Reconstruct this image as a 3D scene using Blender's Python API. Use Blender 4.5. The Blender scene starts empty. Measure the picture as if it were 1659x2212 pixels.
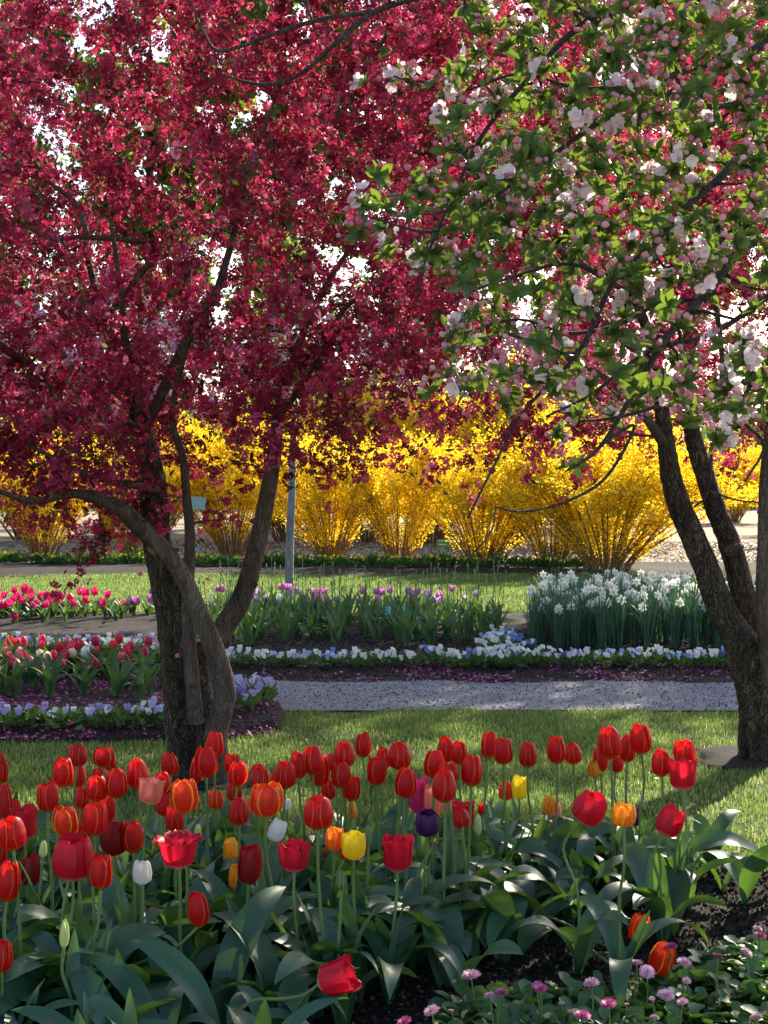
import bpy, math, random
import numpy as np
from mathutils import Vector, Matrix, Quaternion

rnd = random.Random(7)
R = np.random.default_rng(11)
SC = bpy.context.scene
COL = SC.collection

# ------------------------------------------------------------------ camera, sky, sun, exposure
F = 3320.0          # focal length in pixels of a 1659 x 2212 view of the photograph
HZ = 1050.0         # horizon row in that view
EYE = 1.57
cam_d = bpy.data.cameras.new('camera')
cam = bpy.data.objects.new('camera', cam_d)
COL.objects.link(cam)
cam.location = (0, 0, EYE)
cam.rotation_euler = (math.radians(90), 0, 0)
cam_d.sensor_fit = 'VERTICAL'
cam_d.sensor_height = 36
cam_d.sensor_width = 27
cam_d.lens = 36 * F / 2212
cam_d.shift_y = (HZ - 1106) / 2212
cam_d.clip_start = 0.05
cam_d.clip_end = 3000
SC.camera = cam

SUN_EL, SUN_AZ = 28, 27          # sun stands behind the trees, to the right of the view
world = bpy.data.worlds.new('World')
SC.world = world
world.use_nodes = True
wn = world.node_tree
sky = wn.nodes.new('ShaderNodeTexSky')
sky.sky_type = 'NISHITA'
sky.sun_disc = False
sky.sun_elevation = math.radians(SUN_EL)
sky.sun_rotation = math.radians(SUN_AZ)
sky.air_density = 1.0
sky.dust_density = 1.5
bg = wn.nodes['Background']
bg.inputs['Strength'].default_value = 0.105
wn.links.new(sky.outputs[0], bg.inputs['Color'])

sd = bpy.data.lights.new('sun', 'SUN')
sd.energy = 5.0
sd.angle = math.radians(0.53)
sd.color = (1.0, 0.90, 0.72)
sun = bpy.data.objects.new('sun', sd)
COL.objects.link(sun)
el, az = math.radians(SUN_EL), math.radians(SUN_AZ)
SUNV = Vector((math.sin(az) * math.cos(el), math.cos(az) * math.cos(el), math.sin(el)))
sun.rotation_euler = SUNV.to_track_quat('Z', 'Y').to_euler()
sun.location = (6, 20, 20)

SC.view_settings.view_transform = 'Standard'
SC.view_settings.look = 'None'
SC.view_settings.gamma = 1
SC.view_settings.exposure = 1.55
SC.render.engine = 'CYCLES'
SC.cycles.max_bounces = 6
SC.cycles.diffuse_bounces = 3
SC.cycles.glossy_bounces = 2
SC.cycles.transmission_bounces = 4
SC.cycles.transparent_max_bounces = 4
SC.cycles.use_denoising = True
SC.cycles.denoiser = 'OPENIMAGEDENOISE'
SC.cycles.denoising_input_passes = 'RGB_ALBEDO_NORMAL'
SC.cycles.denoising_prefilter = 'ACCURATE'
SC.cycles.sample_clamp_indirect = 4

# ------------------------------------------------------------------ placing helpers
def P(px, py, d):
    return Vector(((px - 829.5) * d / F, d, EYE - (py - HZ) * d / F))

def G(px, py):
    d = F * EYE / (py - HZ)
    return ((px - 829.5) * d / F, d)

# ------------------------------------------------------------------ materials
class NT:
    def __init__(self, name):
        m = bpy.data.materials.new(name)
        m.use_nodes = True
        self.m, self.t = m, m.node_tree
        self.n = self.t.nodes
        self.p = self.n['Principled BSDF']
        self.out = self.n['Material Output']

    def new(self, typ, **kw):
        x = self.n.new(typ)
        for k, v in kw.items():
            setattr(x, k, v)
        return x

    def ln(self, a, b):
        self.t.links.new(a, b)

    def noise(self, scale, detail=4, rough=.6, vec=None, stretch=None):
        x = self.new('ShaderNodeTexNoise')
        x.inputs['Scale'].default_value = scale
        x.inputs['Detail'].default_value = detail
        x.inputs['Roughness'].default_value = rough
        if vec is None:
            vec = self.new('ShaderNodeTexCoord').outputs['Object']
        if stretch:
            mp = self.new('ShaderNodeMapping')
            mp.inputs['Scale'].default_value = stretch
            self.ln(vec, mp.inputs['Vector'])
            vec = mp.outputs[0]
        self.ln(vec, x.inputs['Vector'])
        return x.outputs['Fac']

    def ramp(self, fac, stops):
        x = self.new('ShaderNodeValToRGB')
        e = x.color_ramp.elements
        while len(e) < len(stops):
            e.new(.5)
        for i, (p, c) in enumerate(stops):
            e[i].position = p
            e[i].color = (*c, 1) if len(c) == 3 else c
        self.ln(fac, x.inputs['Fac'])
        return x.outputs['Color']

    def mix(self, fac, a, b, mode='MIX'):
        x = self.new('ShaderNodeMix', data_type='RGBA', blend_type=mode)
        for i, v in ((0, fac), (6, a), (7, b)):
            if hasattr(v, 'is_output'):
                self.ln(v, x.inputs[i])
            elif i == 0:
                x.inputs[0].default_value = v
            else:
                x.inputs[i].default_value = (*v, 1)
        return x.outputs[2]

    def math(self, op, a, b=0.0, clamp=False):
        x = self.new('ShaderNodeMath', operation=op, use_clamp=clamp)
        for i, v in ((0, a), (1, b)):
            if hasattr(v, 'is_output'):
                self.ln(v, x.inputs[i])
            else:
                x.inputs[i].default_value = v
        return x.outputs[0]

    def uv(self):
        s = self.new('ShaderNodeSeparateXYZ')
        self.ln(self.new('ShaderNodeUVMap').outputs[0], s.inputs[0])
        return s.outputs[0], s.outputs[1]

    def attr(self, name='rnd'):
        a = self.new('ShaderNodeAttribute', attribute_name=name)
        return a.outputs['Fac']

    def objrnd(self):
        return self.new('ShaderNodeObjectInfo').outputs['Random']

    def bump(self, h, strength, dist=.01):
        b = self.new('ShaderNodeBump')
        b.inputs['Strength'].default_value = strength
        b.inputs['Distance'].default_value = dist
        self.ln(h, b.inputs['Height'])
        self.ln(b.outputs[0], self.p.inputs['Normal'])
        return b.outputs[0]

    def base(self, c):
        if hasattr(c, 'is_output'):
            self.ln(c, self.p.inputs['Base Color'])
        else:
            self.p.inputs['Base Color'].default_value = (*c, 1)

    def rough(self, r, spec=.5):
        self.p.inputs['Roughness'].default_value = r
        self.p.inputs['Specular IOR Level'].default_value = spec

    def translucent(self, c, fac):
        t = self.new('ShaderNodeBsdfTranslucent')
        if hasattr(c, 'is_output'):
            self.ln(c, t.inputs['Color'])
        else:
            t.inputs['Color'].default_value = (*c, 1)
        mx = self.new('ShaderNodeMixShader')
        mx.inputs[0].default_value = fac
        self.ln(self.p.outputs[0], mx.inputs[1])
        self.ln(t.outputs[0], mx.inputs[2])
        self.ln(mx.outputs[0], self.out.inputs['Surface'])


def petal_mat(name, core, edge, e0=.72, e1=.96, streak=.25, base=None, tr=.45, boost=1.5, flame=None, rough=.45, fl=(.42, .6)):
    """A petal: colour runs along the length, a rim of another colour at the edges."""
    k = NT(name)
    u, v = k.uv()
    e = k.math('ABSOLUTE', k.math('SUBTRACT', k.math('MULTIPLY', u, 2.0), 1.0))
    vein = k.noise(1.0, 3, .6, k.new('ShaderNodeUVMap').outputs[0], (26, 1.6, 1))
    oi = k.objrnd()
    c = k.mix(k.math('MULTIPLY', vein, streak), core, tuple(x * .55 for x in core))
    c = k.mix(k.math('MULTIPLY', oi, .35), c, tuple(min(1, x * 1.5 + .01) for x in core))
    if flame:
        fn = k.noise(1.0, 4, .7, k.new('ShaderNodeUVMap').outputs[0], (5, 1.2, 1))
        off = k.math('ADD', fn, k.math('MULTIPLY', oi, .12))
        c = k.mix(k.ramp(off, [(fl[0], (0, 0, 0)), (fl[1], (1, 1, 1))]), c, flame)
    rim = k.ramp(k.math('ADD', e, k.math('MULTIPLY', k.math('SUBTRACT', vein, .5), .12)), [(e0, (0, 0, 0)), (e1, (1, 1, 1))])
    c = k.mix(rim, c, edge)
    if base:
        c = k.mix(k.ramp(v, [(.0, (1, 1, 1)), (.16, (0, 0, 0))]), c, base)
    k.base(c)
    k.rough(rough, .4)
    bo = k.mix(1.0, c, (boost, boost, boost), 'MULTIPLY')
    k.bump(vein, .06, .003)
    k.translucent(bo, tr)
    return k.m


def leaf_mat(name, c0, c1, tr_c, tr=.3, rough=.45, spec=.5, veins=True, rndattr=False):
    k = NT(name)
    if veins:
        vn = k.noise(1.0, 3, .6, k.new('ShaderNodeUVMap').outputs[0], (22, 1.1, 1))
        big = k.noise(9.0, 3)
        c = k.mix(k.math('MULTIPLY', vn, .8), c0, c1)
        c = k.mix(k.math('MULTIPLY', big, .35), c, tuple(x * .55 for x in c0))
        k.bump(vn, .18, .004)
    else:
        c = k.mix(k.attr() if rndattr else k.noise(6.0, 3), c0, c1)
    oi = k.objrnd()
    c = k.mix(k.math('MULTIPLY', oi, .3), c, tuple(x * 1.3 for x in c1))
    k.base(c)
    k.rough(rough, spec)
    k.translucent(tr_c, tr)
    return k.m


def tint_mat(name, stops, tr=.45, boost=1.6, rough=.55, spec=.3):
    """Many small petals or leaves in one mesh: the colour of each comes from its own random number."""
    k = NT(name)
    c = k.ramp(k.attr(), stops)
    k.base(c)
    k.rough(rough, spec)
    k.translucent(k.mix(1.0, c, (boost, boost, boost), 'MULTIPLY'), tr)
    return k.m


def bark_mat(name, dark, mid, light, scale=1.0, cracks=.25):
    k = NT(name)
    a = k.noise(9 * scale, 6, .7, None, (1, 1, .22))
    b = k.noise(38 * scale, 5, .7, None, (1, 1, .35))
    big = k.noise(2.3, 3)
    s = k.math('ADD', k.math('MULTIPLY', a, .6), k.math('MULTIPLY', b, .4))
    c = k.ramp(s, [(.36, dark), (.5, mid), (.68, light)])
    c = k.mix(k.ramp(big, [(.5, (0, 0, 0)), (.68, (.6, .6, .6))]), c, (mid[0] * .8, mid[1] * 1.05, mid[2] * .7))
    vo = k.new('ShaderNodeTexVoronoi', feature='DISTANCE_TO_EDGE')
    mp = k.new('ShaderNodeMapping')
    mp.inputs['Scale'].default_value = (1, 1, .13)
    wv = k.new('ShaderNodeTexNoise'); wv.inputs['Scale'].default_value = 7 * scale; wv.inputs['Detail'].default_value = 3
    oc = k.new('ShaderNodeTexCoord').outputs['Object']
    k.ln(oc, wv.inputs['Vector'])
    k.ln(k.mix(.16, oc, wv.outputs['Color'], 'ADD'), mp.inputs['Vector'])
    k.ln(mp.outputs[0], vo.inputs['Vector'])
    vo.inputs['Scale'].default_value = 62 * scale
    crack = k.ramp(vo.outputs['Distance'], [(.0, (0, 0, 0)), (.16, (1, 1, 1))])
    c = k.mix(k.math('MULTIPLY', k.math('SUBTRACT', 1.0, crack), cracks), c, tuple(x * .6 for x in dark))
    k.base(c)
    k.rough(.85, .25)
    hsum = k.math('ADD', k.math('MULTIPLY', s, .6), k.math('MULTIPLY', crack, .6 * cracks))
    k.bump(hsum, 1.0, .04)
    return k.m


def soil_mat(name, c0, c1, c2, s=1.0, bump=.8):
    k = NT(name)
    a = k.noise(60 * s, 6, .75)
    b = k.noise(2.2 * s, 3)
    c = k.ramp(a, [(.35, c0), (.55, c1), (.72, c2)])
    c = k.mix(k.math('MULTIPLY', b, .55), c, c0)
    k.base(c)
    k.rough(.95, .2)
    k.bump(a, bump, .02)
    return k.m


M = {}
RED = (.52, .006, .006)
M['red'] = petal_mat('petal_red', RED, (.85, .26, .03), .89, .99, .35, (.30, .20, .02), tr=.5)
M['orange_red'] = petal_mat('petal_orange_red', (.60, .016, .006), (.88, .40, .03), .74, .97, .3, (.5, .35, .04), flame=(.62, .05, .008))
M['crimson'] = petal_mat('petal_crimson', (.54, .008, .028), (.58, .02, .05), .8, 1., .4, (.5, .4, .3))
M['dark_red'] = petal_mat('petal_dark_red', (.27, .004, .009), (.36, .012, .012), .8, 1., .5)
M['golden'] = petal_mat('petal_golden', (.78, .36, .012), (.85, .50, .03), .6, 1., .3, flame=(.72, .22, .01))
M['orange'] = petal_mat('petal_orange', (.70, .17, .012), (.80, .42, .03), .55, 1., .35)
M['yellow'] = petal_mat('petal_yellow', (.80, .60, .015), (.85, .68, .05), .8, 1., .15)
M['flamed'] = petal_mat('petal_flamed', (.45, .02, .008), (.7, .3, .03), .75, 1., .3, flame=(.80, .45, .02))
M['white'] = petal_mat('petal_white', (.80, .80, .74), (.85, .85, .82), .8, 1., .08, (.5, .6, .3), tr=.35, boost=1.1)
M['peach'] = petal_mat('petal_peach', (.70, .22, .15), (.75, .32, .24), .8, 1., .2, (.75, .6, .2))
M['magenta'] = petal_mat('petal_magenta', (.50, .03, .16), (.60, .10, .22), .8, 1., .6)
M['purple'] = petal_mat('petal_purple', (.055, .006, .07), (.07, .01, .09), .8, 1., .4, tr=.25)
M['green_bud'] = petal_mat('petal_green_bud', (.16, .25, .08), (.34, .42, .18), .5, 1., .3)
M['pale_bud'] = petal_mat('petal_pale_bud', (.50, .55, .24), (.6, .62, .36), .6, 1., .2)
M['pink'] = petal_mat('petal_pink', (.55, .02, .085), (.66, .12, .2), .7, 1., .35, (.6, .5, .4))
M['deep_pink'] = petal_mat('petal_deep_pink', (.55, .012, .13), (.70, .10, .26), .7, 1., .3)
M['striped'] = petal_mat('petal_striped', (.50, .02, .075), (.66, .3, .3), .9, 1., .3, flame=(.72, .55, .48), fl=(.53, .64))
M['cream'] = petal_mat('petal_cream', (.75, .66, .46), (.75, .5, .4), .8, 1., .1)
M['lilac'] = petal_mat('petal_lilac', (.42, .13, .36), (.66, .45, .6), .6, 1., .35, (.6, .5, .5))
M['mauve'] = petal_mat('petal_mauve', (.32, .2, .38), (.6, .5, .6), .5, 1., .3)
M['stem'] = leaf_mat('tulip_stem', (.13, .21, .055), (.19, .29, .09), (.25, .4, .05), .15, .5, .4)
M['leaf'] = leaf_mat('tulip_leaf', (.028, .082, .045), (.060, .142, .082), (.15, .30, .025), .24, .42, .42)
M['mid_leaf'] = leaf_mat('bed_tulip_leaf', (.038, .092, .048), (.08, .155, .085), (.14, .27, .03), .24, .48, .42)
M['daff_leaf'] = leaf_mat('daffodil_leaf', (.04, .105, .075), (.075, .16, .11), (.10, .25, .06), .25, .45, .5)
M['small_leaf'] = leaf_mat('edging_leaf', (.035, .09, .03), (.07, .15, .045), (.16, .32, .03), .25, .45, .5, False)
M['bark'] = bark_mat('crabapple_bark', (.016, .010, .007), (.10, .068, .045), (.25, .19, .14), 1.0, .6)
M['smooth_bark'] = bark_mat('limb_bark', (.045, .030, .022), (.12, .084, .063), (.23, .175, .14), .8)
M['grey_bark'] = bark_mat('young_tree_bark', (.14, .14, .15), (.26, .26, .27), (.38, .38, .38), .7)
M['twig'] = bark_mat('apple_twig_bark', (.035, .028, .024), (.085, .07, .058), (.15, .13, .11), 2.0)
M['cane'] = bark_mat('forsythia_cane', (.16, .08, .03), (.30, .17, .07), (.42, .26, .12), 2.0)
M['crab'] = tint_mat('crabapple_blossom', [(0, (.10, .006, .016)), (.3, (.26, .013, .042)), (.55, (.39, .024, .078)), (.78, (.54, .06, .15)), (1, (.76, .28, .38))], .40, 1.5)
M['crab_leaf'] = tint_mat('crabapple_leaf', [(0, (.05, .03, .02)), (.6, (.07, .07, .02)), (1, (.16, .2, .03))], .35, 2.0)
M['far_pink'] = tint_mat('distant_blossom', [(0, (.45, .16, .26)), (.6, (.62, .32, .42)), (1, (.8, .6, .66))], .5, 1.2)
M['far_green'] = tint_mat('distant_leaf', [(0, (.05, .09, .02)), (.6, (.12, .18, .03)), (1, (.28, .34, .05))], .45, 1.6)
M['conifer'] = tint_mat('conifer_needle', [(0, (.015, .035, .02)), (1, (.05, .09, .045))], .15, 1.3)
M['forsythia'] = tint_mat('forsythia_blossom', [(0, (.72, .44, .008)), (.5, (.88, .65, .02)), (1, (.93, .80, .08))], .68, 1.12)
M['apple_leaf'] = leaf_mat('apple_leaf', (.035, .078, .018), (.075, .125, .032), (.22, .33, .03), .34, .45, .4, False, True)
M['apple_petal'] = tint_mat('apple_petal', [(0, (.66, .36, .44)), (.4, (.79, .60, .63)), (1, (.86, .78, .76))], .35, 1.15)
M['apple_bud'] = tint_mat('apple_bud', [(0, (.56, .10, .18)), (.5, (.68, .30, .36)), (1, (.80, .60, .60))], .25, 1.2)
M['pansy_a'] = tint_mat('pansy_petal', [(0, (.12, .16, .55)), (.35, (.30, .36, .75)), (.55, (.72, .74, .80)), (1, (.84, .84, .72))], .25, 1.1)
M['pansy_b'] = tint_mat('violet_petal', [(0, (.16, .09, .42)), (.5, (.46, .40, .70)), (1, (.78, .75, .84))], .25, 1.1)
M['pansy_c'] = tint_mat('yellow_pansy_petal', [(0, (.7, .5, .02)), (1, (.85, .7, .05))], .25, 1.1)
M['daff'] = petal_mat('daffodil_petal', (.84, .83, .74), (.86, .86, .82), .8, 1., .05, (.8, .7, .2), tr=.35, boost=1.1)
M['daisy_l'] = tint_mat('daisy_petal_light', [(0, (.66, .24, .38)), (.6, (.80, .46, .58)), (1, (.86, .68, .72))], .3, 1.2)
M['daisy_d'] = tint_mat('daisy_petal_deep', [(0, (.42, .03, .16)), (.6, (.60, .10, .30)), (1, (.72, .28, .45))], .3, 1.2)
M['daisy_c'] = tint_mat('daisy_centre', [(0, (.55, .35, .02)), (1, (.7, .5, .05))], .1, 1.)
M['grass'] = tint_mat('grass_blade', [(0, (.055, .10, .022)), (.6, (.12, .185, .04)), (.88, (.21, .25, .07)), (1, (.36, .33, .17))], .4, 2.0, .5, .4)
M['fallen'] = tint_mat('fallen_petal', [(0, (.20, .02, .10)), (.6, (.38, .05, .20)), (1, (.62, .2, .36))], .15, 1.)
M['chip'] = tint_mat('soil_crumb', [(0, (.008, .007, .006)), (.7, (.045, .035, .028)), (1, (.15, .12, .09))], .02, 1., .9, .2)
M['stamen'] = tint_mat('stamen', [(0, (.02, .01, .02)), (1, (.6, .45, .1))], .1, 1.)

k = NT('lawn_ground')
k.base(k.ramp(k.math('ADD', k.math('MULTIPLY', k.noise(2.2, 4), .55), k.math('MULTIPLY', k.noise(70, 4), .45)), [(.36, (.045, .040, .022)), (.5, (.055, .08, .022)), (.66, (.085, .125, .035))]))
k.rough(.95, .2)
k.bump(k.noise(90, 4), .8, .03)
M['lawn'] = k.m
k = NT('gravel_path')
g1, g2, g3 = k.noise(120, 5, .8), k.noise(5, 4), k.noise(1.2, 3, .6, None, (.5, 3, 1))
k.base(k.mix(k.math('MULTIPLY', g3, .5), k.ramp(k.math('ADD', k.math('MULTIPLY', g1, .75), k.math('MULTIPLY', g2, .25)), [(.33, (.09, .09, .105)), (.5, (.235, .235, .265)), (.68, (.38, .38, .42))]), (.28, .265, .26)))
k.rough(.9, .3)
k.bump(g1, .9, .015)
M['gravel'] = k.m
M['soil'] = soil_mat('bed_soil', (.008, .0065, .006), (.022, .017, .014), (.06, .048, .04))
M['mid_soil'] = soil_mat('border_soil', (.012, .009, .008), (.032, .024, .022), (.075, .058, .05))
M['sand'] = soil_mat('sandy_ground', (.20, .15, .10), (.36, .28, .20), (.52, .44, .34), .25, .5)
k = NT('sign_plate'); k.base(k.mix(k.noise(30, 3), (.03, .42, .40), (.05, .55, .52))); k.rough(.35); M['sign_teal'] = k.m
k = NT('sign_green'); k.base(k.mix(k.noise(30, 3), (.02, .22, .11), (.03, .28, .15))); k.rough(.4); M['sign_green'] = k.m
k = NT('sign_grey'); k.base(k.mix(k.noise(12, 3), (.22, .33, .30), (.28, .40, .36))); k.rough(.5); M['sign_grey'] = k.m
k = NT('sign_print'); k.base((.75, .8, .78)); k.rough(.5); M['print'] = k.m
k = NT('pink_coat'); k.base(k.mix(k.noise(8, 3), (.62, .16, .28), (.70, .24, .36))); k.rough(.6); M['coat'] = k.m
k = NT('skin'); k.base(k.mix(k.noise(20, 3), (.46, .27, .19), (.52, .32, .23))); k.rough(.55); M['skin'] = k.m
k = NT('hair'); k.base(k.mix(k.noise(60, 3), (.02, .013, .01), (.05, .03, .02))); k.rough(.5); M['hair'] = k.m
k = NT('jeans'); k.base(k.mix(k.noise(40, 3), (.03, .04, .08), (.05, .07, .12))); k.rough(.85); M['jeans'] = k.m

# ------------------------------------------------------------------ mesh helpers
class MB:
    """Collects vertices and faces, builds one mesh."""
    def __init__(self):
        self.v, self.q, self.t, self.uvq, self.uvt, self.r, self.mq, self.mt = [], [], [], [], [], [], [], []
        self.n = 0

    def add(self, V, Q=None, T=None, uv=None, r=None, mat=0):
        V = np.asarray(V, float).reshape(-1, 3)
        if uv is None:
            uv = np.zeros((len(V), 2))
        if r is None:
            r = np.zeros(len(V))
        elif np.isscalar(r):
            r = np.full(len(V), r)
        self.v.append(V)
        self.r.append(np.asarray(r, float))
        if Q is not None and len(Q):
            Q = np.asarray(Q, int)
            self.q.append(Q + self.n); self.uvq.append(uv[Q]); self.mq.append(np.full(len(Q), mat))
        if T is not None and len(T):
            T = np.asarray(T, int)
            self.t.append(T + self.n); self.uvt.append(uv[T]); self.mt.append(np.full(len(T), mat))
        self.n += len(V)

    def grid(self, pts, uv=True, r=None, mat=0, close=False):
        """pts: (rows, cols, 3)"""
        a, b = pts.shape[:2]
        idx = np.arange(a * b).reshape(a, b)
        if close:
            idx = np.concatenate([idx, idx[:, :1]], 1)
        Q = np.stack([idx[:-1, :-1], idx[:-1, 1:], idx[1:, 1:], idx[1:, :-1]], -1).reshape(-1, 4)
        vv, uu = np.meshgrid(np.linspace(0, 1, a), np.linspace(0, 1, b), indexing='ij')
        self.add(pts.reshape(-1, 3), Q, None, np.stack([uu, vv], -1).reshape(-1, 2), r, mat)

    def instances(self, T, rots, scl, pos, r):
        """T: a finished MB used as the template; one copy per row."""
        V = np.concatenate(T.v)
        n, m = len(pos), len(V)
        W = np.einsum('nij,mj->nmi', rots, V) * np.asarray(scl).reshape(n, 1, 1) + pos[:, None, :]
        tr = np.concatenate(T.r)
        rr = np.clip(np.asarray(r)[:, None] + tr[None, :], 0, 1).reshape(-1)
        off = (np.arange(n) * m)[:, None, None]
        self.v.append(W.reshape(-1, 3)); self.r.append(rr)
        if T.q:
            Q = np.concatenate(T.q); self.q.append((Q[None] + off).reshape(-1, 4) + self.n)
            self.uvq.append(np.tile(np.concatenate(T.uvq), (n, 1, 1))); self.mq.append(np.tile(np.concatenate(T.mq), n))
        if T.t:
            Q = np.concatenate(T.t); self.t.append((Q[None] + off).reshape(-1, 3) + self.n)
            self.uvt.append(np.tile(np.concatenate(T.uvt), (n, 1, 1))); self.mt.append(np.tile(np.concatenate(T.mt), n))
        self.n += n * m

    def mesh(self, name, mats, smooth=True):
        me = bpy.data.meshes.new(name)
        V = np.concatenate(self.v).astype(np.float32)
        Q = np.concatenate(self.q).reshape(-1) if self.q else np.zeros(0, int)
        T = np.concatenate(self.t).reshape(-1) if self.t else np.zeros(0, int)
        nq, nt = len(Q) // 4, len(T) // 3
        me.vertices.add(len(V)); me.vertices.foreach_set('co', V.reshape(-1))
        me.loops.add(len(Q) + len(T)); me.loops.foreach_set('vertex_index', np.concatenate([Q, T]).astype(np.int32))
        me.polygons.add(nq + nt)
        me.polygons.foreach_set('loop_start', np.concatenate([np.arange(nq) * 4, nq * 4 + np.arange(nt) * 3]).astype(np.int32))
        mi = np.concatenate((self.mq if self.q else []) + (self.mt if self.t else [])).astype(np.int32)
        me.polygons.foreach_set('material_index', mi)
        me.polygons.foreach_set('use_smooth', np.full(nq + nt, smooth))
        uvl = me.uv_layers.new(name='UVMap')
        uvs = np.concatenate(([np.concatenate(self.uvq).reshape(-1, 2)] if self.q else []) + ([np.concatenate(self.uvt).reshape(-1, 2)] if self.t else []))
        uvl.data.foreach_set('uv', uvs.astype(np.float32).reshape(-1))
        at = me.attributes.new('rnd', 'FLOAT', 'POINT')
        at.data.foreach_set('value', np.concatenate(self.r).astype(np.float32))
        me.update(); me.validate()
        for m in (mats if isinstance(mats, (list, tuple)) else [mats]):
            me.materials.append(m)
        return me

    def build(self, name, mats, parent=None, smooth=True):
        return link(name, self.mesh(name, mats, smooth), parent)


def link(name, mesh, parent=None, loc=None, rot=None, scl=None, mat=None):
    o = bpy.data.objects.new(name, mesh)
    COL.objects.link(o)
    if parent is not None:
        o.parent = parent
    if loc is not None:
        o.location = loc
    if rot is not None:
        if isinstance(rot, Quaternion):
            o.rotation_mode = 'QUATERNION'; o.rotation_quaternion = rot
        else:
            o.rotation_euler = rot
    if scl is not None:
        o.scale = scl
    if mat is not None:
        o.material_slots[0].link = 'OBJECT'
        o.material_slots[0].material = mat
    return o


def tag(o, label, cat, group=None, kind=None):
    if label: o['label'] = label
    if cat: o['category'] = cat
    if group: o['group'] = group
    if kind: o['kind'] = kind
    return o


def thing(name, loc, label, cat, group=None, rz=0):
    o = bpy.data.objects.new(name, None)
    COL.objects.link(o)
    o.empty_display_size = .05
    o.location = loc
    o.rotation_euler = (0, 0, rz)
    return tag(o, label, cat, group)


def catmull(pts, rad, per=5):
    pts, rad = np.asarray(pts, float), np.asarray(rad, float)
    if len(pts) < 3:
        t = np.linspace(0, 1, per + 1)[:, None]
        return pts[0] * (1 - t) + pts[-1] * t, rad[0] * (1 - t[:, 0]) + rad[-1] * t[:, 0]
    p = np.vstack([2 * pts[0] - pts[1], pts, 2 * pts[-1] - pts[-2]])
    out, ro = [], []
    for i in range(1, len(p) - 2):
        for j in range(per):
            t = j / per
            a, b, c, d = p[i - 1], p[i], p[i + 1], p[i + 2]
            out.append(.5 * (2 * b + (c - a) * t + (2 * a - 5 * b + 4 * c - d) * t * t + (3 * b - a - 3 * c + d) * t ** 3))
            ro.append(rad[i - 1] * (1 - t) + rad[i] * t)
    out.append(pts[-1]); ro.append(rad[-1])
    return np.array(out), np.array(ro)


def tube(mb, pts, rad, k=6, per=4, rough=0.0, r=None, mat=0, cap=True, seed=0):
    p, ra = catmull(pts, rad, per)
    tg = np.gradient(p, axis=0)
    tg /= np.linalg.norm(tg, axis=1)[:, None] + 1e-9
    ref = np.array([1., 0, 0]) if abs(tg[0][0]) < .8 else np.array([0, 1., 0])
    fr = []
    x = ref - tg[0] * ref.dot(tg[0]); x /= np.linalg.norm(x)
    for t in tg:
        x = x - t * x.dot(t); x /= np.linalg.norm(x) + 1e-9
        fr.append((x, np.cross(t, x)))
    fr = np.array(fr)
    a = np.arange(k) * 2 * math.pi / k
    rr = np.repeat(ra[:, None], k, 1)
    if rough:
        s = np.arange(len(p))[:, None]
        rs = np.random.default_rng(seed)
        w = 0
        for f, am in ((2, .5), (3, .5), (5, .35), (9, .3)):
            w = w + am * np.sin(a[None, :] * f + rs.uniform(0, 6) + s * rs.uniform(-.25, .25)) * (.6 + .4 * np.sin(s * rs.uniform(.2, .7) + rs.uniform(0, 6)))
        w = w + .4 * rs.normal(size=rr.shape)
        rr = rr * (1 + rough * w)
    ring = p[:, None] + rr[..., None] * (np.cos(a)[None, :, None] * fr[:, 0][:, None] + np.sin(a)[None, :, None] * fr[:, 1][:, None])
    if cap:
        ring = np.concatenate([ring, np.repeat(p[-1:][:, None] + tg[-1] * ra[-1] * .4, k, 1)], 0)
    mb.grid(ring, r=r, mat=mat, close=True)


def rand_rot(n, g=R):
    q = g.normal(size=(n, 4)); q /= np.linalg.norm(q, axis=1)[:, None]
    w, x, y, z = q.T
    return np.stack([np.stack([1 - 2 * (y * y + z * z), 2 * (x * y - z * w), 2 * (x * z + y * w)], -1),
                     np.stack([2 * (x * y + z * w), 1 - 2 * (x * x + z * z), 2 * (y * z - x * w)], -1),
                     np.stack([2 * (x * z - y * w), 2 * (y * z + x * w), 1 - 2 * (x * x + y * y)], -1)], 1)


def rot_z(n, g=R, tilt=.3):
    a = g.uniform(0, 2 * math.pi, n)
    tx, ty = g.normal(0, tilt, n), g.normal(0, tilt, n)
    out = np.zeros((n, 3, 3))
    for i in range(n):
        out[i] = np.array(Matrix.Rotation(tx[i], 3, 'X') @ Matrix.Rotation(ty[i], 3, 'Y') @ Matrix.Rotation(a[i], 3, 'Z'))
    return out


def rot_to(dirs, g=R):
    """matrices that turn +Z to each direction, with a random spin"""
    d = dirs / (np.linalg.norm(dirs, axis=1)[:, None] + 1e-9)
    up = np.where(np.abs(d[:, 2:3]) < .9, np.array([[0, 0, 1.]]), np.array([[1., 0, 0]]))
    x = np.cross(up, d); x /= np.linalg.norm(x, axis=1)[:, None]
    y = np.cross(d, x)
    a = g.uniform(0, 6.283, len(d))[:, None]
    x2, y2 = x * np.cos(a) + y * np.sin(a), -x * np.sin(a) + y * np.cos(a)
    return np.stack([x2, y2, d], -1)


def inside(poly, x, y):
    c = False
    j = len(poly) - 1
    for i in range(len(poly)):
        xi, yi = poly[i]; xj, yj = poly[j]
        if (yi > y) != (yj > y) and x < (xj - xi) * (y - yi) / (yj - yi) + xi:
            c = not c
        j = i
    return c


def inside_np(poly, x, y):
    c = np.zeros(len(x), bool)
    j = len(poly) - 1
    for i in range(len(poly)):
        xi, yi = poly[i]; xj, yj = poly[j]
        hit = ((yi > y) != (yj > y)) & (x < (xj - xi) * (y - yi) / (yj - yi + 1e-12) + xi)
        c ^= hit
        j = i
    return c


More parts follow.
